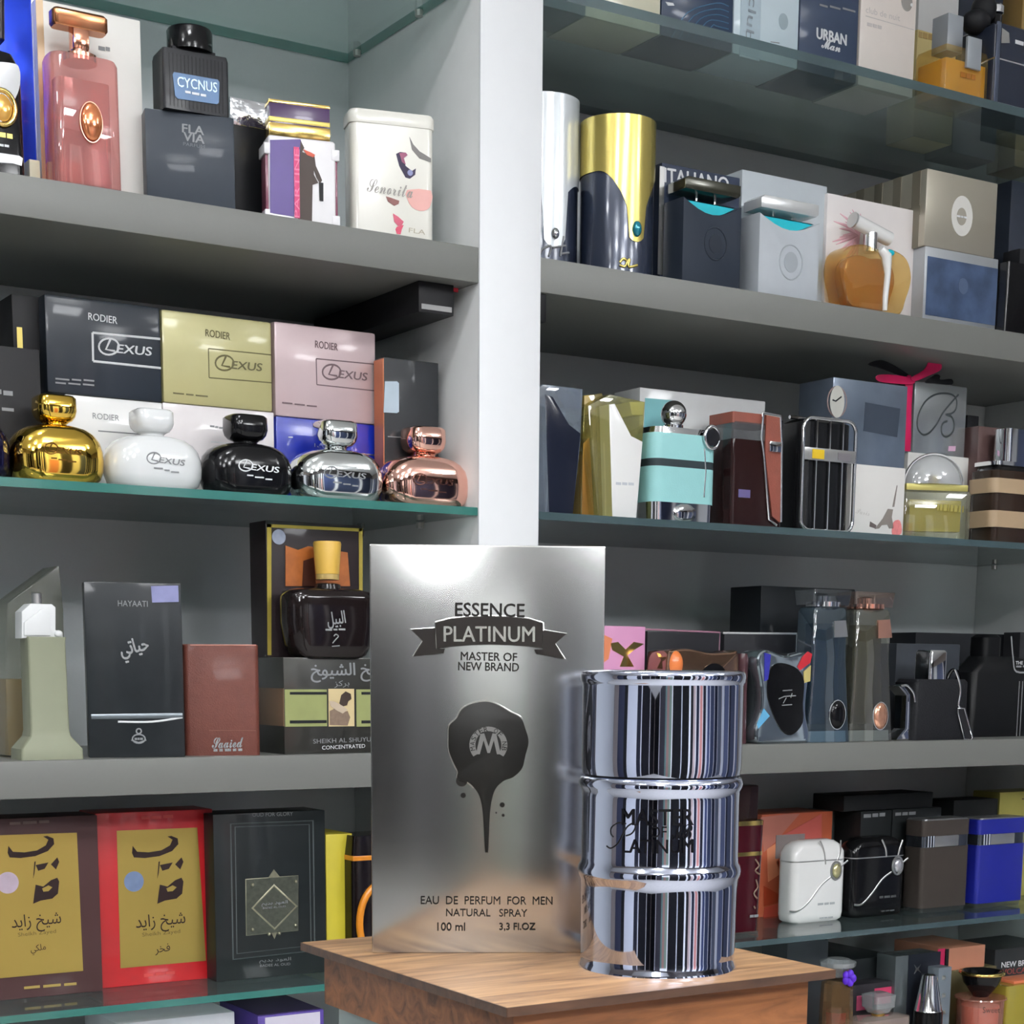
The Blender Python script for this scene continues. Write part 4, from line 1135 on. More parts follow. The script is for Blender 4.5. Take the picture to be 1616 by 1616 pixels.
# italiano box and black flask
tealk = M('teal enamel', (20, 190, 206), .35)
t = carton('perfume_box', 'dark blue carton with white capitals behind the black flask', 1043, 1165, 268, S1, .05, .05, M('italian navy card', (50, 58, 76), .4, coat=.4, noise=.25, ns=20))
t.text('ITALIANO', 1048, 276, 1150, 292, 22, WINK, bold=.01)
t.rect('edge_strip', 1041, 262, 1045, 434, SILVC)
def flask(label, xl, xr, yt, mat, ringmat, capmat, ec, topc):
    t = T('perfume_bottle', label, 'bottle', xl, xr, yt, S1, .012, .036)
    W, H, D = t.w, t.h, t.d
    # body outline with a concave curved top cut on the front
    pts = [(-W / 2, 0), (W / 2, 0)]
    for i in range(9):
        u = 1 - i / 8
        pts.append((-W / 2 + W * u, H * (1 - .15 * math.sin(math.pi * u))))
    t.add('glass_body', prism(pts, D, 0, .0016), mat)
    # teal inlay seen in the hollow top
    q = [(-W / 2 + W * u, H * (1 - .15 * math.sin(math.pi * u)) + .0004) for u in [i / 10 for i in range(11)]]
    t.add('teal_inlay', prism([(x * .96, z) for x, z in q] + [(W * .46, H * .99 + .0004), (-W * .46, H * .99 + .0004)], D * .7, D * .1), tealk)
    c = t.L(*ec)
    rr = W * .19
    t.add('emblem_ring', tube([(c[0] + rr * math.cos(i * math.pi / 12), -D / 2, c[1] + rr * 1.1 * math.sin(i * math.pi / 12)) for i in range(24)], .0009, 6, True), ringmat)
    t.add('emblem', prism([(c[0] + rr * .6 * math.cos(i * math.pi / 10), c[1] + rr * .66 * math.sin(i * math.pi / 10)) for i in range(20)], .0012, -D / 2), ringmat)
    for sx in (-.12, .2):
        t.add('cap_post', lathe([(.0018, H * .9), (.0018, H + .012)], 10, sx * W), CHROME)
    zc = t.L(*topc)[1]
    ch = t.px(19)
    t.add('cap', prism([(-W * .40, zc), (-W * .46, zc - ch * .25), (-W * .46, zc - ch), (W * .46, zc - ch), (W * .50, zc - ch * .8), (W * .50, zc)], D * .86, 0, .0012), capmat)
    return t
flask('black flask bottle with teal inlay and flat cap', 1078, 1169, 318, M('matt slate', (38, 45, 56), .5), M('slate ring', (34, 40, 50), .4), M('dark olive cap', (60, 60, 50), .2, .5, coat=.4), (1129, 385), (1124, 283))
t = carton('perfume_box', 'pale grey carton behind the grey flask', 1169, 1302, 280, S1, .055, .05, M('pale grey card', (190, 198, 204), .42, coat=.25, noise=.03))
flask('pale grey flask bottle with teal inlay and chrome cap', 1198, 1292, 343, M('pale grey lacquer', (182, 188, 194), .45), M('grey ring', (160, 166, 172), .35), M('satin silver', (226, 228, 228), .22, .5), (1248, 414), (1246, 313))
# white floral box, amber bottle
t = carton('perfume_box', 'white carton with pink feather print behind the amber heart bottle', 1303, 1446, 318, S1, .05, .05, M('rosy white card', (234, 228, 226), .42, coat=.25, noise=.03))
pk = M('pink feather print', (222, 176, 186), .6, noise=.2, ns=100)
for i in range(22):
    a = math.radians(95 + 150 * i / 21 + random.uniform(-6, 6))
    x0, y0 = 1362, 372
    l = random.uniform(35, 62)
    t.line('feather_print', [(x0 - 6, y0), (x0 + l * .5 * math.cos(a), y0 - l * .6 * math.sin(a)), (x0 + l * .8 * math.cos(a) - 3, y0 - l * math.sin(a) + 4)], [1.6, 2.6, .6], pk)
t = T('perfume_bottle', 'amber heart shaped bottle with white drip on the upper board', 'bottle', 1328, 1440, 388, S1, .012, .034)
W, H, D = t.w, t.h, t.d
ag = G('amber heart glass', (246, 228, 184), .14, .03, (226, 196, 130), base=.07)
out = cat([(0, H * .97), (W * .2, H * 1.0), (W * .42, H * .9), (W * .5, H * .62), (W * .44, H * .3), (W * .3, .0003), (-W * .3, .0003), (-W * .44, H * .3), (-W * .5, H * .62), (-W * .42, H * .9), (-W * .2, H * 1.0)], 4, True)
out = [(x, max(z, .0002)) for x, z in out]
t.add('glass_body', prism(out, D, 0, .006, 3), ag)
out2 = [(x * .72 - W * .04, .006 + z * .78) for x, z in out]
t.add('perfume', prism(out2, D * .5, 0, .003), G('heart liquid', (236, 190, 104), .4, .05, (214, 160, 74)))
t.add('white_drip', tube([(W * .02, -D / 2 - .0005, H * .97), (W * .10, -D / 2 - .001, H * .88), (W * .13, -D / 2 - .001, H * .6), (W * .11, -D / 2 - .001, H * .25), (W * .11, -D / 2 - .001, .004)], [.005, .007, .004, .0035, .003], 8), WHG)
a = t.L(1401, 400)
t.add('teal_gem', ball(t.px(8), a[0], -D / 2 - .004, a[1], 1.1, .5, .6, 12, 8), tealk)
zc = H * .98
t.add('neck', lathe([(t.px(11), zc - .002), (t.px(11), zc + t.px(26))], 20, W * .02), CHROME)
a = t.L(1392, 358)
t.add('cap', tube([(a[0] - t.px(40), 0, a[1] + t.px(9)), (a[0] + t.px(38), 0, a[1] - t.px(9))], t.px(11), 16), WHG)
t.add('cap_end', tube([(a[0] - t.px(42), 0, a[1] + t.px(9.6)), (a[0] - t.px(39), 0, a[1] + t.px(9))], t.px(12), 16), SILVC)
# silver emblem box on blue framed box
t = carton('perfume_box', 'blue carton in silver frame under the silver emblem box', 1458, 1573, 398, S1, .03, .075, M('frame silver', (176, 180, 184), .35, .5, coat=.3))
t.rect('blue_panel', 1464, 404, 1570, 514, M('storm blue foil', (74, 92, 124), .3, .4, coat=.5, noise=.9, ns=30))
t.disc('emblem', 1519, 452, 12, M('emblem blue', (96, 112, 142), .3, .5), sx=.9, up=2)
btop = t.top
t = carton('perfume_box', 'silver champagne carton with round white emblem and striped side', 1461, 1572, 277, btop, .03, .17, M('champagne silver', (182, 176, 160), .3, .55, coat=.35, noise=.08, ns=16))
for i in range(5):
    t.add('side_stripe', box(.0008, t.d * .08, t.h * .999, -t.w / 2 - .0002, -t.d * .40 + t.d * .19 * i, 0, 0), M('stripe taupe', (120, 114, 100), .4, .3))
t.add('side_stripe', box(.0009, t.d * .9, t.h * .12, -t.w / 2 - .0002, 0, t.h * .42, 0), MATS['stripe taupe'])
e = t.disc('emblem', 1518, 341, 30, M('emblem white', (222, 220, 214), .4), sx=.78)
t.disc('emblem_centre', 1517, 342, 13, M('emblem taupe', (160, 154, 142), .35), sx=.8, up=1)
t.dash(1509, 341, 1525, 344, 4, WINK, up=2)
# black things at the right edge
t = carton('perfume_box', 'tall dark blue carton at the right border above the thick board', 1590, 1660, 290, S1, .11, .06, M('dusk card', (44, 50, 62), .4, coat=.4, noise=.2))
t = T('perfume_bottle', 'black bottle cut by the right border on the upper board', 'bottle', 1588, 1680, 420, S1, .015, .04)
t.add('glass_body', loft([(0, t.w, t.d, .003), (t.h, t.w * .98, t.d, .003)]), BLKG)
t.add('cap', box(t.w * .5, t.d * .7, .02, 0, 0, t.h, .002), BLKM)
# ================================================================== right bay, middle glass shelf
def slant_bottle(label, out, dy, d, glass, panel, pout, capout, capmat, name='perfume_bottle'):
    xs = [p[0] for p in out]
    t = T(name, label, 'bottle', min(xs), max(xs), min(p[1] for p in out), ZG, dy, d)
    q = [(a, max(c, .0002)) for a, c in (t.L(*p) for p in out)]
    t.add('glass_body', prism(q, d, 0, .0012), glass)
    q = [(a, max(c, .0006)) for a, c in (t.L(*p) for p in pout)]
    t.add('colour_panel', prism(q, d * .7, -d * .16, .0008), panel)
    t.add('cap', prism([t.L(*p) for p in capout], d * .8, -d * .08, .0008), capmat)
    return t
sg = G('smoke blue glass', (208, 220, 230), .3, .04, (176, 190, 206), base=.1)
slant_bottle('midnight blue slanted bottle beside the white upright', [(842, 813), (838, 622), (857, 606), (920, 614), (916, 700), (904, 813)], .015, .036, sg, M('ink panel', (26, 30, 44), .15, coat=.5), [(866, 813), (860, 622), (872, 626), (898, 670), (916, 684), (904, 813)], [(860, 609), (918, 616), (917, 646), (892, 643), (876, 618)], M('blue copper cap', (84, 90, 120), .1, .8, noise=.6, ns=60))
slant_bottle('thin bronze and gold bottle between the midnight and white slanted bottles', [(916, 815), (922, 625), (950, 620), (958, 640), (965, 817)], .03, .036, G('olive gold glass', (226, 214, 150), .35, .05, (176, 156, 84), base=.14), M('bronze panel', (176, 128, 66), .25, .5), [(918, 815), (920, 700), (930, 690), (938, 816)], [(922, 624), (938, 622), (940, 650), (924, 655)], DGOLD)
t = slant_bottle('white slanted bottle with olive glass edges', [(944, 818), (928, 640), (962, 622), (1018, 634), (1014, 700), (1004, 822)], .012, .036, G('olive glass', (230, 228, 186), .2, .04, (190, 186, 120), base=.14), WHG, [(966, 820), (961, 638), (970, 637), (996, 688), (1014, 697), (1004, 820)], [(994, 634), (1018, 634), (1016, 655), (998, 655)], M('cream cap', (216, 214, 170), .4))
t.dash(971, 763, 1001, 764, 6, M('faint grey', (190, 194, 200), .5))
# turquoise
TQ = M('turquoise leather', (150, 206, 206), .5, noise=.05, bump=.1, bs=600)
t = carton('perfume_box', 'wide white and turquoise carton behind the silver ball bottle', 1008, 1205, 622, ZG, .075, .05, M('silver white card', (204, 206, 206), .4, coat=.3))
t.poly('turquoise_print', [(1018, 628), (1062, 632), (1060, 818), (1010, 816)], M('turquoise print', (128, 190, 194), .45))
t.poly('dark_band_print', [(1014, 690), (1061, 692), (1060, 702), (1013, 700)], M('teal band print', (60, 110, 116), .45), up=1)
t = T('perfume_bottle', 'turquoise leather wrapped bottle with silver ball stopper', 'bottle', 1030, 1133, 685, ZG, .012, .046)
W, H, D = t.w, t.h, t.d
def zz(y): return t.L(1082, y)[1]
t.add('mirror_base', loft([(0, W * .96, D * .96, .012), (zz(794), W * .97, D * .97, .012)], 6), CHROME)
t.add('lower_wrap', loft([(zz(794), W, D, .014), (zz(738), W, D, .014)], 6), TQ)
t.add('dark_band', loft([(zz(738), W * .99, D * .99, .013), (zz(726), W * .99, D * .99, .013)], 6), M('charcoal leather', (44, 54, 58), .5))
t.add('upper_wrap', loft([(zz(726), W, D, .014), (zz(689), W, D, .014), (zz(685), W * .97, D * .97, .014)], 6), TQ)
t.add('shoulder', loft([(zz(686), W * .92, D * .9, .012), (zz(675), W * .88, D * .86, .012)], 6), CHROME)
a = t.L(1083, 650)
t.add('collar', lathe([(t.px(16), zz(676)), (t.px(16), zz(668)), (t.px(12), zz(666))], 20, a[0]), CHROME)
t.add('ball_stopper', ball(t.px(21), a[0], 0, a[1], 1, 1, 1, 28, 16), CHROME)
a = t.L(1121, 691)
t.add('side_dial', tube([(a[0], -D / 2 - .004, a[1]), (a[0] + .003, -D / 2 + .012, a[1])], t.px(13), 20), BLKG)
t.add('dial_rim', tube([(a[0] + t.px(14) * math.cos(i * math.pi / 10), -D / 2 - .003, a[1] + t.px(17) * math.sin(i * math.pi / 10)) for i in range(20)], t.px(3), 8, True), CHROME)
t.line('chain', [(1112, 708), (1114, 745), (1111, 785)], 1.3, CHROME)
a = t.L(1080, 810, -D * .49)
t.add('glass_crystal', ball(t.px(22), a[0], -D * .48, a[1], 1.1, .2, .7, 10, 6), CHROME)
# brown leather bottle
BL = M('brown strap leather', (128, 66, 52), .5, noise=.15, ns=90, bump=.15, bs=700)
t = T('perfume_bottle', 'dark brown glass bottle with brown leather cap beside the turquoise one', 'bottle', 1155, 1235, 695, ZG, .012, .046)
W, H, D = t.w, t.h, t.d
t.add('glass_body', loft([(0, W * .98, D, .004), (H * .9, W, D, .004), (H, W * .98, D * .98, .004)]), M('plum black glass', (40, 24, 24), .08, coat=.7))
t.add('clear_shoulder', loft([(H, W * .99, D * .99, .004), (H + t.px(26), W * .98, D * .98, .004)]), G('smoky clear', (200, 205, 205), .35, .04, (130, 130, 134), base=.12))
ht = t.L(1190, 652)[1]
t.add('leather_cap', loft([(H + t.px(24), W * .9, D * .95, .002, -W * .05, 0), (ht, W * .9, D * .95, .002, -W * .05, 0)]), BL)
t.add('leather_strap', prism([t.L(*p) for p in ((1208, 655), (1232, 658), (1232, 690), (1229, 825), (1217, 815), (1206, 715))], .002, -D / 2 - .001), BL)
for ln in ([(1205, 652), (1202, 690), (1206, 720), (1214, 820), (1226, 829)], [(1232, 657), (1234, 700), (1233, 824)], [(1205, 652), (1232, 657)]):
    t.line('steel_frame', ln, 2, CHROME, y=-D / 2 - .002)
t.add('clasp', box(t.px(24), .004, t.px(16), t.L(1220, 706)[0], -D / 2 - .003, t.L(1220, 714)[1], .001), CHROME)
t.rect('label', 1165, 772, 1183, 786, M('violet label', (120, 110, 160), .3, .4), up=1)
# black grille bottle
t = T('perfume_bottle', 'black bottle behind a chrome grille frame', 'bottle', 1264, 1346, 662, ZG, .012, .046)
W, H, D = t.w, t.h, t.d
t.add('glass_body', loft([(0, W * .95, D, .012), (H * .97, W * .95, D, .012), (H, W * .8, D * .8, .012)], 6), M('ribbed black', (22, 23, 25), .25, coat=.4))
rr = W * .16
fr = []
for cx, cz_, a0 in ((W / 2 - rr, H - rr, 0), (-W / 2 + rr, H - rr, 90), (-W / 2 + rr, rr, 180), (W / 2 - rr, rr, 270)):
    for i in range(6):
        a = math.radians(a0 + 18 * i)
        fr.append((cx + rr * math.cos(a), -D / 2 - .002, cz_ + rr * math.sin(a)))
g = t.add('chrome_frame', tube(fr, t.px(3), 8, True), CHROME)
for i in (-1, 0, 1):
    t.add('grille_bar', tube([(i * W * .25, -D / 2 - .002, .002), (i * W * .25, -D / 2 - .002, H - .002)], t.px(2), 6), CHROME)
zp = t.L(1305, 719)[1]
t.add('name_plate', box(W * .98, .003, t.px(19), 0, -D / 2 - .003, zp - t.px(9.5), .0006), M('steel plate', (196, 196, 194), .25, .7))
t.add('yellow_badge', box(W * .22, .001, t.px(14), -W * .24, -D / 2 - .005, zp - t.px(7), 0), M('yellow badge', (222, 186, 40), .4))
t.add('grey_badge', box(W * .24, .001, t.px(11), W * .26, -D / 2 - .005, zp - t.px(6), 0), M('horse badge', (110, 106, 110), .4))
t.add('side_rail', tube([(-W / 2 - .012, 0, H * .98), (-W / 2 - .012, 0, .003)], t.px(2), 6), CHROME)
t.add('top_rail', tube([(-W / 2 - .012, -D * .3, H * 1.0), (W * .1, -D * .3, H * 1.0)], t.px(3), 6), CHROME)
# paris box, clock box on it
t = carton('perfume_box', 'white carton with small grey tower print beside the grille bottle', 1342, 1427, 735, ZG, .03, .06, M('off white card', (228, 226, 222), .45, coat=.25, noise=.02))
tw = M('tower print grey', (130, 122, 116), .5)
t.poly('tower_print', [(1415, 766), (1416, 766), (1411, 800), (1408, 800)], tw)
t.poly('tower_print', [(1401, 803), (1409, 804), (1407, 816), (1410, 834), (1403, 834), (1400, 828), (1391, 829), (1387, 834), (1380, 835), (1393, 818)], tw)
t.poly('hat_print', [(1373, 823), (1383, 829), (1381, 834), (1372, 831)], M('hat print', (90, 80, 78), .5))
t.poly('rose_print', [(1410, 824), (1420, 822), (1422, 842), (1408, 844)], M('rose print', (222, 130, 130), .6, noise=.3, ns=200), sm=3)
t.text('\U0001D4DF\U0001D4EA\U0001D4FB\U0001D4F2\U0001D4FC', 1350, 806, 1372, 810, 8, M('faint print 2', (200, 196, 192), .5))
ptop = t.top
t = carton('perfume_box', 'glossy slate blue carton with clock print and film wrap', 1313, 1430, 602, ptop, .032, .06, M('slate blue foil', (104, 116, 132), .22, .35, coat=.7, noise=.4, ns=22))
t.disc('clock_print', 1321, 634, 24, M('clock face', (190, 190, 182), .5), sx=.62)
t.line('clock_rim', [(1321 + 15 * math.cos(a), 634 + 24 * math.sin(a)) for a in [i * math.pi / 10 for i in range(20)]], 1.4, M('clock rim brown', (110, 92, 90), .4), closed=True)
t.line('clock_hand', [(1314, 631), (1319, 633), (1328, 626)], 1.2, BLKM, y=-t.d / 2 - .0008)
t.poly('dark_print', [(1365, 635), (1420, 645), (1415, 690), (1362, 680)], M('dusk print', (66, 76, 90), .25, .3, coat=.6), up=1)
# white box with silver B box and pink ribbon
t = carton('perfume_box', 'plain white carton behind the dome capped yellow bottle', 1430, 1537, 718, ZG, .075, .05, M('bright white card', (234, 233, 228), .45, coat=.2))
wtop = t.top
t = carton('perfume_box', 'silver carton with large script letter B', 1442, 1524, 606, wtop, .077, .045, M('silver gift card', (190, 196, 198), .24, .75, coat=.4, noise=.14, ns=16))
bs = M('charcoal script', (58, 64, 66), .3)
def bpt(l): return [(1360 + a * .1114, 560 + c * .1114) for a, c in l]
t.line('script_letter', bpt([(1370, 565), (1300, 640), (1150, 820), (1060, 980), (960, 1100), (870, 1130), (800, 1060), (785, 930), (830, 780), (920, 640), (1050, 560), (1180, 545), (1290, 570), (1345, 650), (1330, 770), (1270, 830), (1190, 845)]), 1.5, bs, sm=4)
t.line('script_letter', bpt([(1190, 845), (1270, 880), (1305, 970), (1290, 1080), (1230, 1150), (1170, 1155), (1130, 1100), (1130, 1010), (1160, 960), (1210, 940)]), 1.6, bs, sm=4)
t.poly('pink_spot', [(1497, 704), (1508, 704), (1507, 712), (1496, 712)], M('pink spot', (210, 170, 196), .5))
bz = t.top
rb = M('crimson ribbon', (196, 22, 84), .4, noise=.08)
r = T('ribbon_bow', 'crimson ribbon bow tied between the slate carton and the B carton', 'ribbon', 1428, 1441, 618, wtop, .07, .004)
for nm, pts, mt, yo in (('hanging_band', [(1431, 596), (1442, 597), (1440, 640), (1438, 712), (1429, 711), (1431, 640)], rb, 0), ('bow_loop', [(1384, 592), (1412, 592), (1440, 598), (1440, 606), (1418, 606), (1385, 602)], rb, -.003),
                        ('bow_loop', [(1436, 596), (1456, 584), (1466, 568), (1478, 568), (1484, 578), (1480, 586), (1462, 594), (1442, 602)], rb, -.004), ('black_tail', [(1374, 574), (1388, 568), (1404, 570), (1438, 590), (1430, 593), (1414, 588), (1392, 580)], BLKM, .003),
                        ('black_tail', [(1466, 602), (1482, 590), (1490, 592), (1490, 598), (1508, 597), (1508, 606), (1480, 604)], BLKM, .005)):
    q = cat([r.L(*p) for p in pts], 3, True)
    r.add(nm, prism([(a, max(c, 0)) for a, c in q], .0012, yo, .0003), mt)
# dome bottle
t = T('perfume_bottle', 'square bottle with yellow liquid and clear dome cap', 'bottle', 1425, 1533, 774, ZG, .02, .028, rz=-18)
W, H, D = t.w, t.h, t.d
t.add('glass_body', loft([(0, W * .97, D * .96, .004), (.003, W, D, .005), (H * .95, W, D, .005), (H, W * .96, D * .92, .005)]), G('clear heavy glass', (232, 234, 222), .12, .03, (206, 206, 180), base=.08))
t.add('perfume', box(W * .76, D * .6, H * .66, 0, 0, H * .16, .002), G('yellow liquid', (240, 226, 130), .45, .05, (222, 206, 96)))
t.add('collar', box(W * .9, D * .8, t.px(10), 0, 0, H, .001), M('yellow collar', (196, 186, 110), .3, .4))
r0 = W * .43
zc = H + t.px(10)
t.add('dome_cap', lathe([(r0 * math.cos(a), zc + r0 * .92 * math.sin(a)) for a in [i * math.pi / 20 for i in range(11)]], 28, 0, 0, 1, .5), G('dome glass', (236, 238, 240), .3, .03, (236, 238, 242), base=.12))
t.add('dome_rim', tube([(r0 * math.cos(a), -D * .02, zc + r0 * .92 * math.sin(a)) for a in [i * math.pi / 20 for i in range(21)]], t.px(2.4), 6), SILVC)
t.add('pump', lathe([(t.px(9), zc - .001), (t.px(9), zc + t.px(14))], 16), DGOLD)
t.dash(1478, 800, 1522, 804, 14, M('olive etch', (150, 140, 60), .4), n=8, up=1)
# brown box and strapped bottle at the right
plain('perfume_box', 'plum brown carton behind the strapped bottle at the right border', 1540, 1660, 678, ZG, .06, .05, M('plum brown card', (84, 64, 62), .35, coat=.5, noise=.25, ns=18))
plain('perfume_box', 'small black carton between the B carton and plum carton', 1522, 1540, 655, ZG, .12, .05, BLKM)
t = T('perfume_bottle', 'dark bottle with tan straps and chrome cap at the right border', 'bottle', 1568, 1670, 745, ZG, .012, .046)
W, H, D = t.w, t.h, t.d
t.add('glass_body', loft([(0, W * .94, D * .94, .008), (H, W * .98, D * .98, .01)]), M('smoked brown glass', (46, 34, 26), .08, coat=.7))
tn = M('tan strap', (170, 146, 116), .5)
for y0, y1 in ((780, 757), (834, 808)):
    t.add('strap', loft([(t.L(1610, y0)[1], W * 1.03, D * 1.04, .011), (t.L(1610, y1)[1], W * 1.04, D * 1.04, .011)]), tn)
t.add('shoulder', loft([(H, W * .9, D * .9, .01), (H + t.px(10), W * .86, D * .8, .01)]), BLKG)
t.add('chrome_band', loft([(H + t.px(8), W * .94, D * .94, .01), (H + t.px(14), W * .94, D * .94, .01)]), CHROME)
t.add('cap', loft([(H + t.px(14), W * .5, D * .6, .008), (H + t.px(66), W * .5, D * .6, .008)]), CHROME)
# ================================================================== right bay, lower board
t = carton('perfume_box', 'pink carton with gold print peeking above the chrome barrel', 948, 1017, 988, S2, .06, .05, M('orchid pink card', (214, 150, 190), .4, coat=.3, noise=.12, ns=20))
t.poly('gold_print', [(963, 1015), (975, 1013), (987, 1025), (1000, 1013), (1016, 1016), (1000, 1026), (990, 1034), (1000, 1052), (978, 1052), (984, 1036), (966, 1026)], GOLD)
t.poly('orange_print', [(953, 1002), (966, 1008), (960, 1040), (953, 1045)], M('orange print', (214, 130, 90), .5))
t = carton('perfume_box', 'black carton with pink edge lines right of the pink carton', 1020, 1136, 997, S2, .09, .05, M('ink card', (40, 40, 44), .4, coat=.3))
t.line('pink_edge', [(1018, 993), (1136, 998), (1134, 1050)], 1.4, M('mauve edge', (166, 120, 140), .4))
t = carton('perfume_box', 'black carton with white edge lines behind the chrome oval bottle', 1141, 1258, 1000, S2, .09, .05, M('ink card', (40, 40, 44), .4, coat=.3))
t.line('white_edge', [(1141, 999), (1257, 1000), (1256, 1050)], 1.6, M('pale edge', (200, 200, 202), .4))
# orange / brown bottle above barrel
t = T('perfume_bottle', 'mirror brown bottle with orange stopper just above the chrome barrel', 'bottle', 1052, 1164, 1024, S2, .02, .04)
W, H, D = t.w, t.h, t.d
q = cat([(-W * .44, 0), (W * .44, 0), (W * .5, H * .3), (W * .5, H * .93), (W * .38, H * .97), (W * .1, H * .96), (-W * .2, H), (-W * .42, H * .98), (-W * .5, H * .9), (-W * .5, H * .3)], 4, True)
q = [(a, max(c, .0002)) for a, c in q]
t.add('glass_body', prism(q, D, 0, .003), M('bronze mirror', (150, 120, 100), .1, .85, noise=.3, ns=30))
t.add('orange_side', ball(t.px(18), t.L(1067, 1045)[0], -D * .4, t.L(1067, 1048)[1], .8, .8, 1.2), M('orange gloss', (232, 130, 70), .25, coat=.4))
t.disc('dark_oval', 1126, 1075, 28, BLKG, up=1)
# chrome oval bottle
t = T('perfume_bottle', 'chrome bottle with black oval and red painted corner', 'bottle', 1194, 1280, 1026, S2, .012, .036)
W, H, D = t.w, t.h, t.d
q = cat([(-W * .42, 0), (0, .0), (W * .42, 0), (W * .5, H * .1), (W * .42, H * .35), (W * .45, H * .7), (W * .5, H * .93), (W * .36, H * .985), (0, H * .94), (-W * .34, H), (-W * .5, H * .9), (-W * .42, H * .6), (-W * .42, H * .35), (-W * .5, H * .12)], 4, True)
q = [(a, max(c, .0002)) for a, c in q]
t.add('glass_body', prism(q, D, 0, .004, 3), M('dark mirror', (176, 188, 196), .07, .9, noise=.5, ns=35))
t.poly('black_oval', [(1213, 1062), (1222, 1048), (1238, 1047), (1258, 1056), (1268, 1075), (1266, 1110), (1266, 1140), (1252, 1158), (1238, 1158), (1224, 1138), (1211, 1100)], M('gloss black 2', (12, 12, 14), .15, coat=.4), sm=3, t=.002)
t.poly('red_patch', [(1274, 1028), (1281, 1032), (1278, 1046), (1262, 1058), (1258, 1052), (1266, 1036)], M('red lacquer', (186, 40, 50), .3, coat=.3), up=1)
t.poly('blue_patch', [(1206, 1030), (1216, 1033), (1212, 1072), (1206, 1075)], M('blue lacquer', (50, 50, 150), .25, coat=.4), up=1)
t.poly('yellow_patch', [(1268, 1060), (1279, 1050), (1278, 1075), (1268, 1078)], M('ochre lacquer', (190, 176, 110), .35), up=1)
t.poly('sky_patch', [(1194, 1142), (1205, 1118), (1214, 1130), (1196, 1150)], M('sky lacquer', (100, 170, 210), .25, coat=.3), up=1)
for ln in ([(1229, 1103), (1238, 1099), (1256, 1098)], [(1236, 1110), (1241, 1101)], [(1248, 1101), (1250, 1094)], [(1235, 1090), (1250, 1089)], [(1234, 1113), (1250, 1112)]):
    t.line('script_stroke', ln, .8, GINK, y=-D / 2 - .0022)
t.add('side_tube', lathe([(t.px(10), 0), (t.px(9), H * .6), (t.px(10), H * .9), (t.px(8), H * .96)], 18, -W * .5 - t.px(11), .0), M('dark rose gloss', (70, 46, 50), .12, coat=.5))
# black carton
plain('perfume_box', 'large black carton behind the two tall slim bottles', 1198, 1345, 927, S2, .12, .06, M('night card', (26, 30, 34), .4, coat=.4, noise=.2))
def tall(label, xl, xr, yt, glass, liq, metal, gem, gx, gy, gr, dx, dy_, ds, capm):
    t = T('perfume_bottle', label, 'bottle', xl, xr, yt, S2, .016, .04, group='pair of tall slim bottles')
    W, H, D = t.w, t.h, t.d
    t.add('glass_body', loft([(0, W, D, .004), (H * .10, W * .97, D * .96, .004), (H * .55, W * .80, D * .82, .004), (H * .86, W * .78, D * .8, .004), (H * .885, W * .72, D * .7, .004)]), glass)
    t.add('glass_foot', loft([(.0005, W * .93, D * .9, .004), (H * .075, W * .9, D * .88, .004)]), G('pale foot glass', (226, 234, 238), .5, .03, (196, 208, 214), base=.15))
    t.add('perfume', loft([(H * .12, W * .72, D * .6, .003), (H * .55, W * .58, D * .5, .003), (H * .78, W * .56, D * .5, .003)]), liq)
    t.add('collar', lathe([(W * .3, H * .885), (W * .32, H * .89), (W * .32, H * .92)], 20), metal)
    t.add('pump', lathe([(W * .15, H * .92), (W * .15, H * .96), (W * .08, H * .97)], 14), metal)
    t.add('cap', loft([(H * .90, W * .84, D * .84, .003), (H * .995, W * .92, D * .9, .003), (H, W * .9, D * .88, .003)]), capm)
    a = t.L(gx, gy, -D * .46)
    t.add('gem', ball(t.px(gr), a[0], -D * .46, a[1], .9, .35, 1.25, 14, 8), gem)
    t.add('gem_rim', tube([(a[0] + t.px(gr) * .95 * math.cos(i * math.pi / 10), -D * .47, a[1] + t.px(gr) * 1.28 * math.sin(i * math.pi / 10)) for i in range(20)], .0008, 6, True), CHROME)
    s = ds
    t.poly('facet_charm', [(dx - s, dy_ - s * 1.2), (dx + s * .7, dy_ - s * 1.3), (dx + s, dy_ + s * 1.3), (dx - s, dy_ + s * 1.4)], metal if 'rose' in label else SILVC, y=-D * .43, t=.002)
    return t
tall('tall slim blue glass bottle with dark gem', 1279, 1346, 930, G('blue tint glass', (200, 218, 228), .08, .03, (150, 176, 192), base=.15), G('blue liquid', (150, 176, 196), .22, .05, (60, 84, 108)), CHROME, BLKG, 1321, 1128, 18, 1327, 992, 10, G('dark cap glass', (206, 212, 216), .12, .03, (120, 126, 130), base=.14))
tall('tall slim clear glass bottle with rose gem', 1346, 1414, 934, G('clear warm glass', (232, 232, 224), .07, .03, (196, 194, 180), base=.15), G('pale liquid', (200, 198, 178), .2, .05, (110, 106, 88)), ROSE, M('rose gem', (236, 170, 140), .1, .7, coat=.6, noise=.3, ns=200), 1389, 1130, 17, 1396, 992, 11, G('rose cap glass', (230, 222, 216), .12, .03, (180, 160, 150), base=.14))
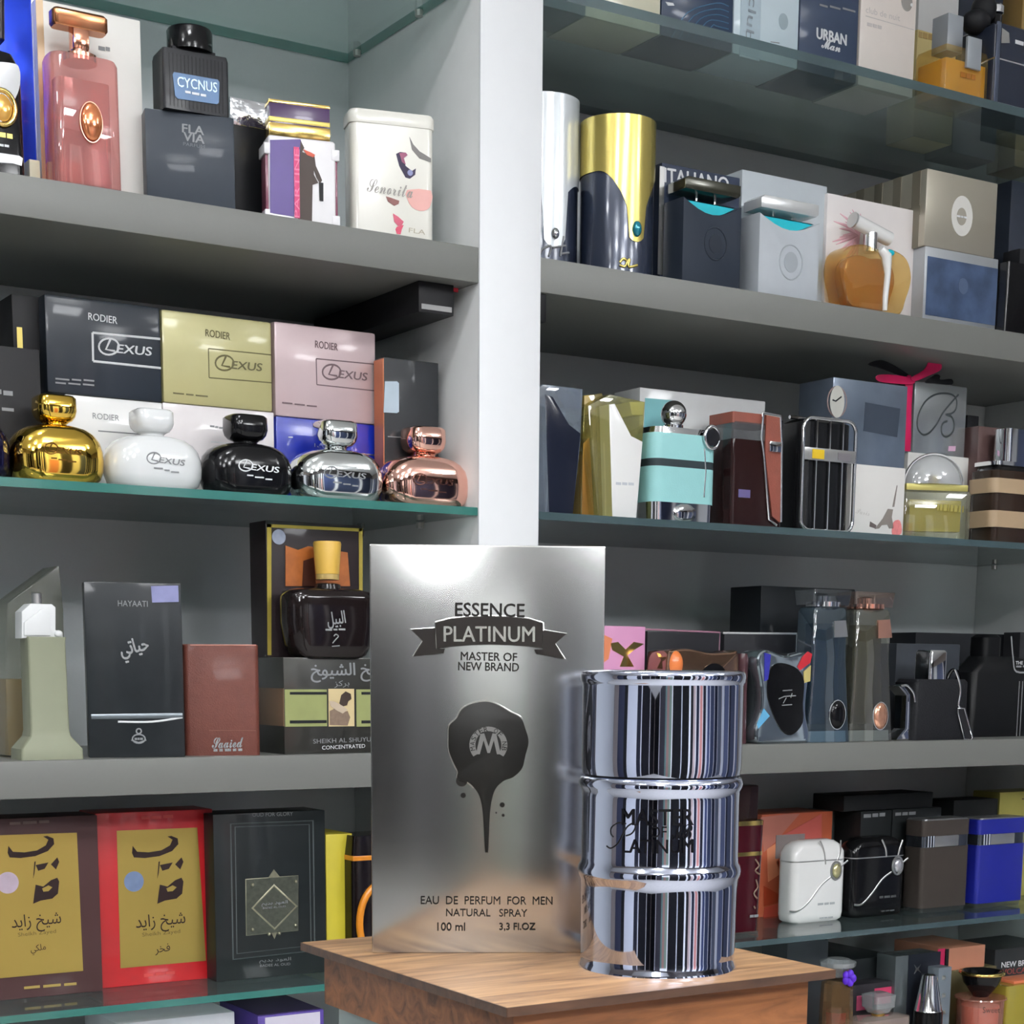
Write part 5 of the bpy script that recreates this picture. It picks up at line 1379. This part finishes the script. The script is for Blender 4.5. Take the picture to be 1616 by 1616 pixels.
# black square bottle with chain tag
DNA = M('black coal leather', (22, 23, 27), .6, noise=.2, ns=120, bump=.3, bs=500)
plain('perfume_box', 'grey black carton behind the square bottle with dog tag', 1412, 1512, 1016, S2, .09, .05, M('graphite card', (58, 62, 68), .4, coat=.3, noise=.2, ns=20))
t = T('perfume_bottle', 'black leather wrapped square bottle with chrome cap and dog tag', 'bottle', 1444, 1528, 1072, S2, .014, .04)
W, H, D = t.w, t.h, t.d
t.add('leather_body', loft([(0, W, D, .006), (H * .95, W, D, .006), (H, W * .94, D * .92, .008)]), DNA)
t.add('chrome_flank', prism([t.L(*p) for p in ((1420, 1168), (1422, 1164), (1434, 1150), (1436, 1098), (1424, 1083), (1430, 1080), (1444, 1096), (1444, 1150), (1448, 1168))], D * .5, -D * .1, .001), CHROME)
zc = H
xc = t.L(1487, 1050)[0]
t.add('cap', loft([(zc - .001, t.px(38), t.px(36), .004, xc, 0), (t.L(1487, 1030)[1], t.px(38), t.px(36), .004, xc, 0), (t.L(1487, 1026)[1], t.px(34), t.px(32), .004, xc, 0)]), CHROME)
t.line('chain', [(1507, 1056), (1514, 1075), (1516, 1092), (1513, 1112), (1517, 1118)], 1.8, CHROME, sm=4)
t.line('chain', [(1422, 1083), (1432, 1082), (1442, 1094), (1444, 1108)], 1.6, CHROME, sm=4)
tg = t.poly('dog_tag', [(1512, 1118), (1522, 1118), (1535, 1164), (1532, 1168), (1522, 1166), (1512, 1124)], M('tag black', (36, 36, 38), .3), t=.0015, up=2)
t.line('tag_rim', [(1512, 1118), (1522, 1118), (1535, 1164), (1532, 1168), (1522, 1166), (1512, 1124)], 1.2, CHROME, closed=True, parent=tg, y=-D / 2 - .0022)
# black flask
t = carton('perfume_box', 'long black carton with white lettering at the right border, behind the black flask', 1442, 1640, 1000, S2, .145, .05, M('night card 2', (30, 32, 36), .4, coat=.3))
t.dash(1543, 1012, 1562, 1012, 7, GINK)
plain('perfume_box', 'black carton lying at right border over the long black one', 1606, 1650, 998, S2, .11, .03, M('night card 3', (36, 37, 40), .45, coat=.3))
t = T('perfume_bottle', 'matt black flask with ring handle at the right border', 'bottle', 1534, 1650, 1036, S2, .06, .044)
W, H, D = t.w, t.h, t.d
t.add('flask_body', loft([(0, W, D, .008), (H * .8, W, D, .010), (H * .93, W * .8, D * .86, .012, W * .02, 0), (H, W * .5, D * .7, .012, -W * .1, 0)], 6, .8), M('deep matt black', (13, 14, 16), .45))
xc = t.L(1575, 1020)[0]
t.add('cap', loft([(H - .002, t.px(40), t.px(36), .008, xc, 0), (t.L(1575, 1006)[1], t.px(40), t.px(36), .008, xc, 0), (t.L(1575, 1001)[1], t.px(30), t.px(28), .008, xc, 0)]), M('deep matt black', (13, 14, 16), .45))
a = t.L(1522, 1078)
t.add('ring_handle', tube([(a[0] + t.px(13) * math.cos(i * math.pi / 10), -.002, a[1] + t.px(20) * math.sin(i * math.pi / 10)) for i in range(20)], t.px(3), 8, True), BLKG)
t.line('stitch', [(1609, 1075), (1604, 1165)], .8, GINK)
t.line('stitch', [(1614, 1075), (1609, 1165)], .8, GINK)
t.line('chain', [(1596, 1004), (1599, 1040), (1604, 1060), (1630, 1060)], 1.4, GINK, sm=4)
t.text('THE', 1602, 1046, 1613, 1046, 5, WINK, up=2)
t.dash(1602, 1052, 1640, 1051, 4, GINK, n=3, up=2)
# ================================================================== right bay, low glass shelf
# dark red bottle
t = T('perfume_bottle', 'slim dark red bottle with gold bands beside the chrome barrel', 'bottle', 1150, 1208, 1297, ZD, 0, .04, yb=1476)
W, H, D = t.w, t.h, t.d
dr = M('dark red glass', (58, 14, 22), .1, coat=.7)
t.add('glass_foot', loft([(0, W * .86, D * .86, .006), (.004, W * .88, D * .88, .006)]), CLEAR)
t.add('glass_body', loft([(.004, W * .86, D * .86, .01), (H * .7, W * .98, D * .98, .012), (H, W, D, .012)], 6), dr)
t.add('gold_band', loft([(H * .70, W * 1.0, D * 1.0, .012), (H * .735, W * 1.0, D * 1.0, .012)], 6), GOLD)
t.add('gold_band', loft([(H * .965, W * 1.01, D * 1.01, .012), (H * 1.005, W * 1.01, D * 1.01, .012)], 6), GOLD)
t.add('cap', box(W * .72, D * .7, t.L(1180, 1240)[1] - H, -W * .02, 0, H, .003), M('brown black cap', (34, 22, 22), .2, coat=.4))
og = M('old gold print', (130, 108, 92), .4, .4)
for ln in ([(1192, 1356), (1198, 1366), (1192, 1374), (1199, 1380)], [(1193, 1388), (1196, 1400), (1190, 1410), (1195, 1418)], [(1190, 1430), (1192, 1434)]):
    t.line('script_stroke', ln, 1.4, og, sm=3)
t.dash(1183, 1446, 1197, 1445, 6, GINK, n=2)
# orange geometric box
t = carton('perfume_box', 'orange carton with geometric facets behind the white flask', 1200, 1311, 1283, ZD, .145, .07, M('orange card', (194, 98, 66), .45, coat=.2))
for i, (p, c) in enumerate((([(1200, 1290), (1240, 1285), (1262, 1284), (1222, 1330), (1205, 1345)], (190, 120, 104)), ([(1235, 1318), (1296, 1284), (1296, 1330), (1262, 1350)], (206, 100, 90)), ([(1224, 1360), (1246, 1345), (1250, 1380), (1232, 1376)], (190, 70, 44)), ([(1205, 1398), (1244, 1420), (1205, 1430)], (176, 66, 36)), ([(1210, 1340), (1226, 1330), (1230, 1380), (1212, 1392)], (232, 150, 110)), ([(1206, 1432), (1246, 1421), (1248, 1446), (1204, 1450)], (214, 90, 70)))):
    t.poly('facet_print', p, M('facet %d' % i, c, .45), up=i % 2)
t.rect('grey_tab', 1224, 1318, 1268, 1352, M('grey tab', (160, 152, 150), .4, .3), up=2)
def strap_flask(label, xl, xr, yt, yb, body, wire, gem, gx, gy, lines, ty):
    t = T('perfume_bottle', label, 'bottle', xl, xr, yt, ZD, 0, .034, yb=yb, group='pair of wire wrapped flasks')
    W, H, D = t.w, t.h, t.d
    t.add('flask_body', loft([(0, W * .86, D * .8, .008), (H * .03, W * .96, D * .96, .010), (H * .10, W, D, .011), (H * .745, W, D, .011)], 6, .8), body)
    t.add('lid', loft([(H * .752, W, D, .011), (H * .85, W * .99, D * .99, .011), (H * .93, W * .9, D * .9, .013), (H * .98, W * .72, D * .7, .012), (H, W * .5, D * .4, .007)], 6, 1.2), body)
    t.add('seam_band', loft([(H * .743, W * 1.005, D * 1.01, .011), (H * .757, W * 1.005, D * 1.01, .011)], 6), wire)
    for l in lines:
        t.line('wire', l, 1.6, wire, sm=5)
    a = t.L(gx, gy)
    t.add('gem', ball(t.px(9), a[0], t.yf - .001, a[1], .95, .5, 1.25, 14, 8), gem)
    t.add('gem_rim', tube([(a[0] + t.px(10.5) * math.cos(i * math.pi / 10), t.yf - .0005, a[1] + t.px(14) * math.sin(i * math.pi / 10)) for i in range(20)], t.px(2), 6, True), wire)
    t.dash(gx - 29, ty, gx - 1, ty - 2, 5, M('pale fine print', (168, 172, 174), .5) if body is WHG else M('dark fine print', (70, 72, 74), .5))
    t.dash(gx - 26, ty + 22, gx - 4, ty + 20, 3, M('pale fine print', (168, 172, 174), .5) if body is WHG else M('dark fine print', (70, 72, 74), .5))
    return t
strap_flask('glossy white flask with wire strap and pale gem', 1252, 1336, 1326, 1455, WHG, SILVC, M('champagne gem', (206, 200, 150), .1, .5, coat=.6), 1319, 1374, ([(1246, 1438), (1258, 1438), (1275, 1425), (1295, 1398), (1311, 1384)], [(1294, 1327), (1300, 1342), (1303, 1364)], [(1327, 1326), (1326, 1345), (1320, 1362)], [(1326, 1368), (1338, 1358)]), 1427)
strap_flask('glossy black flask with silver wire strap and clear gem', 1346, 1430, 1321, 1446, BLKG, SILVC, M('clear gem', (200, 200, 206), .08, .6, coat=.7), 1416, 1366, ([(1348, 1428), (1360, 1427), (1376, 1410), (1392, 1388), (1407, 1376)], [(1392, 1325), (1398, 1340), (1399, 1352)], [(1425, 1326), (1420, 1340), (1417, 1352)], [(1424, 1362), (1433, 1354)]), 1416)
# square bottles with a silver clasp band
def clasp_bottle(label, xl, xr, yt, yb, mat, yy):
    t = T('perfume_bottle', label, 'bottle', xl, xr, yt, ZD, 0, .036, yb=yb, group='pair of clasp band bottles')
    W, H, D = t.w, t.h, t.d
    t.add('glass_base', loft([(0, W * .94, D * .94, .006), (H * .05, W * .97, D * .97, .006)]), CLEAR)
    t.add('body', loft([(H * .05, W, D, .006), (H * .70, W, D, .006)]), mat)
    t.add('band', loft([(H * .70, W * .97, D * .97, .005), (H * .82, W * .97, D * .97, .005)]), M('gunmetal band', (120, 126, 136), .15, .9, noise=.3, ns=60))
    t.add('lid', loft([(H * .82, W, D, .006), (H * .985, W, D, .006)]), mat)
    t.add('top_plate', loft([(H * .985, W * .96, D * .96, .006), (H, W * .94, D * .94, .006)]), M('grey top plate', (124, 124, 126), .3, .6))
    z0 = H * .705
    t.add('clasp', box(W * .5, .003, H * .115, -W * .02, -D / 2 - .0005, z0, .0012), SILVC)
    for i in range(3):
        t.add('clasp_bar', tube([(-W * .4 + i * W * .055, -D / 2 - .0012, z0), (-W * .4 + i * W * .055, -D / 2 - .0012, z0 + H * .12)], .0012, 6), CHROME)
    return t
clasp_bottle('dark brown square bottle with silver clasp band', 1455, 1529, 1292, 1438, M('umber lacquer', (62, 56, 52), .4), 0)
clasp_bottle('royal blue square bottle with silver clasp band', 1543, 1617, 1290, 1430, M('ultramarine lacquer', (24, 32, 132), .35, coat=.2), 0)
# boxes behind
plain('perfume_box', 'metallic grey green carton between the orange and black ones', 1312, 1372, 1278, ZD, .168, .05, M('grey green foil', (120, 136, 136), .3, .5, coat=.3, noise=.25, ns=12))
t = carton('perfume_box', 'black carton with faint grey lettering behind the black flask', 1356, 1404, 1280, ZD, .115, .05, M('black card a', (30, 33, 34), .4, coat=.3))
t.dash(1362, 1288, 1398, 1285, 8, GINK)
t = carton('perfume_box', 'black carton with faint grey lettering left of the umber bottle', 1406, 1482, 1276, ZD, .115, .05, M('black card a', (30, 33, 34), .4, coat=.3))
t.dash(1412, 1285, 1446, 1283, 7, GINK)
tb_ = t.top
plain('perfume_box', 'flat black carton lying on the black lettered cartons', 1332, 1472, 1253, tb_, .12, .06, M('black card b', (24, 26, 27), .5))
t = plain('perfume_box', 'tall black carton behind the royal blue square bottle', 1502, 1571, 1262, ZD, .13, .05, M('black card b', (24, 26, 27), .5))
t = carton('perfume_box', 'olive gold carton at the right border behind the royal blue bottle', 1574, 1650, 1249, ZD, .13, .05, M('olive gold foil', (176, 168, 90), .35, .5, noise=.35, ns=18))
t.text('T', 1612, 1266, 1622, 1266, 12, BRN)
# ================================================================== right bay, bottom board (tops only in view)
t = T('perfume_bottle', 'clear ruby bottle with crystal disc stopper and violet flower, under the stand corner', 'bottle', 1292, 1346, 1546, S3, .03, .04, mid=True, facecam=True)
W, H = t.w, t.h
t.add('glass_body', lathe([(W * .42, 0), (W * .46, .003), (W * .5, H * .5), (W * .46, H * .97), (W * .3, H)], 10, ang=.2), G('ruby clear glass', (216, 196, 170), .3, .04, (150, 120, 84), base=.1))
t.add('perfume', lathe([(W * .3, .01), (W * .36, H * .62)], 10, ang=.2), M('ruby liquid', (150, 20, 60), .15, coat=.4))
a = t.L(1322, 1520)
t.add('crystal_stopper', lathe([(t.px(8), a[1] - t.px(22)), (t.px(14), a[1] - t.px(14)), (t.px(28), a[1] - t.px(4)), (t.px(29), a[1] + t.px(3)), (t.px(16), a[1] + t.px(8))], 14, a[0], ang=.15), G('cut crystal', (226, 230, 232), .35, .03, (200, 204, 206), base=.15))
a = t.L(1340, 1540)
vf = M('violet fabric', (84, 30, 190), .5)
for i in range(5):
    an = i * 2 * math.pi / 5
    t.add('petal', ball(t.px(7), a[0] + t.px(6) * math.cos(an), -W * .4, a[1] + t.px(7) * math.sin(an), .8, .5, 1, 10, 6), vf)
plain('perfume_box', 'dark grey carton low behind the crystal stopper bottle', 1240, 1304, 1486, S3, .08, .05, M('slate dark card', (58, 62, 66), .4, coat=.3))
t = plain('perfume_box', 'wide charcoal carton receding under the low glass shelf', 1328, 1411, 1512, S3, .095, .14, M('coal card', (34, 38, 40), .4, coat=.4))
t = carton('perfume_box', 'magenta print carton in front of the wide charcoal carton', 1340, 1408, 1552, S3, .058, .03, M('coal card 2', (44, 42, 46), .4, coat=.3))
t.rect('magenta_print', 1380, 1560, 1407, 1582, M('magenta panel', (190, 56, 96), .5))
t.rect('magenta_print', 1352, 1572, 1376, 1592, M('magenta panel 2', (176, 70, 104), .5))
t = carton('perfume_box', 'silver edged black carton with star print beside the chrome cone bottle', 1411, 1478, 1506, S3, .052, .035, M('silver edge card', (110, 118, 120), .25, .6, coat=.4, noise=.2, ns=14))
t.rect('star_panel', 1434, 1507, 1477, 1650, M('ink blue card', (30, 34, 42), .35, coat=.4))
t.poly('star_print', [(1442, 1522), (1447, 1528), (1453, 1521), (1449, 1529), (1453, 1535), (1447, 1531), (1442, 1537), (1445, 1529)], SILVC, up=1)
t.poly('rose_shard', [(1446, 1588), (1452, 1560), (1454, 1590), (1448, 1596)], M('magenta panel 2', (176, 70, 104), .5), up=1)
t = T('perfume_bottle', 'small clear bottle with cut glass square stopper at the bottom border', 'bottle', 1362, 1440, 1606, S3, .012, .04)
W, H, D = t.w, t.h, t.d
t.add('glass_body', loft([(0, W, D, .008), (H * .95, W, D, .012), (H, W * .7, D * .7, .012)]), G('champagne glass', (232, 218, 206), .35, .04, (214, 196, 186), base=.1))
z0 = H
t.add('neck', lathe([(t.px(10), z0 - .001), (t.px(12), z0 + t.px(3)), (t.px(10), z0 + t.px(5))], 16), GOLD)
t.add('stopper', loft([(z0 + t.px(4), t.px(26), t.px(24), .002), (z0 + t.px(12), t.px(34), t.px(32), .002), (z0 + t.px(13), t.px(40), t.px(36), .003), (z0 + t.px(33), t.px(42), t.px(38), .003), (z0 + t.px(37), t.px(24), t.px(20), .004)], 2, .2), MATS['cut crystal'])
t = T('perfume_bottle', 'black bottle with chrome cone cap at the bottom border', 'bottle', 1440, 1486, 1594, S3, .022, .03, mid=True, facecam=True)
W, H = t.w, t.h
t.add('glass_body', lathe([(W * .5, 0), (W * .52, H * .5), (W * .52, H)], 28), BLKG)
t.add('cone_cap', lathe([(W * .5, H), (W * .48, H + t.px(2)), (W * .27, t.L(1463, 1538)[1]), (W * .2, t.L(1463, 1536)[1])], 28), CHROME)
t = T('perfume_bottle', 'grey studded pillar bottle right of the chrome cone bottle', 'bottle', 1479, 1499, 1527, S3, .016, .02)
t.add('pillar', box(t.w, t.d, t.h, b=.001), M('steel blue lacquer', (126, 136, 144), .35, .4))
for y in (1543, 1571, 1598):
    a = t.L(1489, y)
    t.add('stud', lathe([(.0042, 0), (.0001, .004)], 4, ang=.1), SILVC, loc=(a[0], t.yf, a[1]), rot=(math.pi / 2, math.pi / 4, 0))
ol = plain('perfume_box', 'olive carton supporting the salmon carton', 1494, 1570, 1529, S3, .082, .11, M('olive dark card', (96, 88, 60), .45))
t = carton('perfume_box', 'salmon carton with magenta end lying under the low glass shelf', 1494, 1554, 1494, ol.top, .085, .1, M('salmon card', (206, 140, 112), .45, coat=.2))
t.rect('magenta_end', 1480, 1498, 1491, 1527, M('hot pink card', (206, 44, 96), .45))
t.rect('dark_rule', 1491, 1498, 1496, 1527, BLKM)
t = carton('perfume_box', 'black carton with white and red capitals at the right border', 1568, 1660, 1494, S3, .09, .09, M('coal card 3', (46, 48, 50), .4, coat=.3))
t.text('NEW BRAND', 1580, 1523, 1640, 1517, 9, WINK, bold=.01)
t.text('VOLCANO', 1581, 1534, 1636, 1529, 9, M('volcano red', (150, 66, 60), .5), bold=.01)
t = T('perfume_bottle', 'peach glass bottle with black and gold dish stopper at the bottom border', 'bottle', 1506, 1586, 1572, S3, .03, .05, mid=True, facecam=True)
W, H = t.w, t.h
t.add('glass_body', lathe([(W * .44, 0), (W * .47, .003), (W * .48, H * .94), (W * .53, H * .97), (W * .52, H), (W * .3, H * 1.005)], 32), G('peach glass', (238, 196, 180), .35, .04, (214, 150, 130), base=.1))
t.add('perfume', lathe([(W * .36, .006), (W * .38, H * .8)], 24), M('coral liquid', (214, 96, 70), .3, coat=.3))
t.text('Sweet', 1551, 1594, 1578, 1594, 9, BRN, y=-W * .48)
a = t.L(1545, 1545)
t.add('dish_stopper', lathe([(t.px(12), H), (t.px(16), H + t.px(6)), (t.px(28), H + t.px(22)), (t.px(33), H + t.px(40)), (t.px(30), H + t.px(41)), (t.px(22), H + t.px(30)), (t.px(2), H + t.px(28))], 32), BLKG)
t.add('gold_rim', tube([(t.px(33) * math.cos(i * math.pi / 16), t.px(33) * math.sin(i * math.pi / 16), H + t.px(38)) for i in range(32)], t.px(3), 8, True), GOLD)
t = T('perfume_bottle', 'yellow square bottle at the bottom right corner', 'bottle', 1588, 1670, 1552, S3, .016, .05)
t.add('glass_body', loft([(0, t.w, t.d, .004), (t.h, t.w, t.d, .004)]), G('lemon glass', (232, 220, 110), .5, .04, (206, 190, 80), base=.08))
t.add('coral_top', box(t.w * .6, t.d * .7, .004, 0, 0, t.h, .001), M('coral plastic', (214, 120, 84), .4))
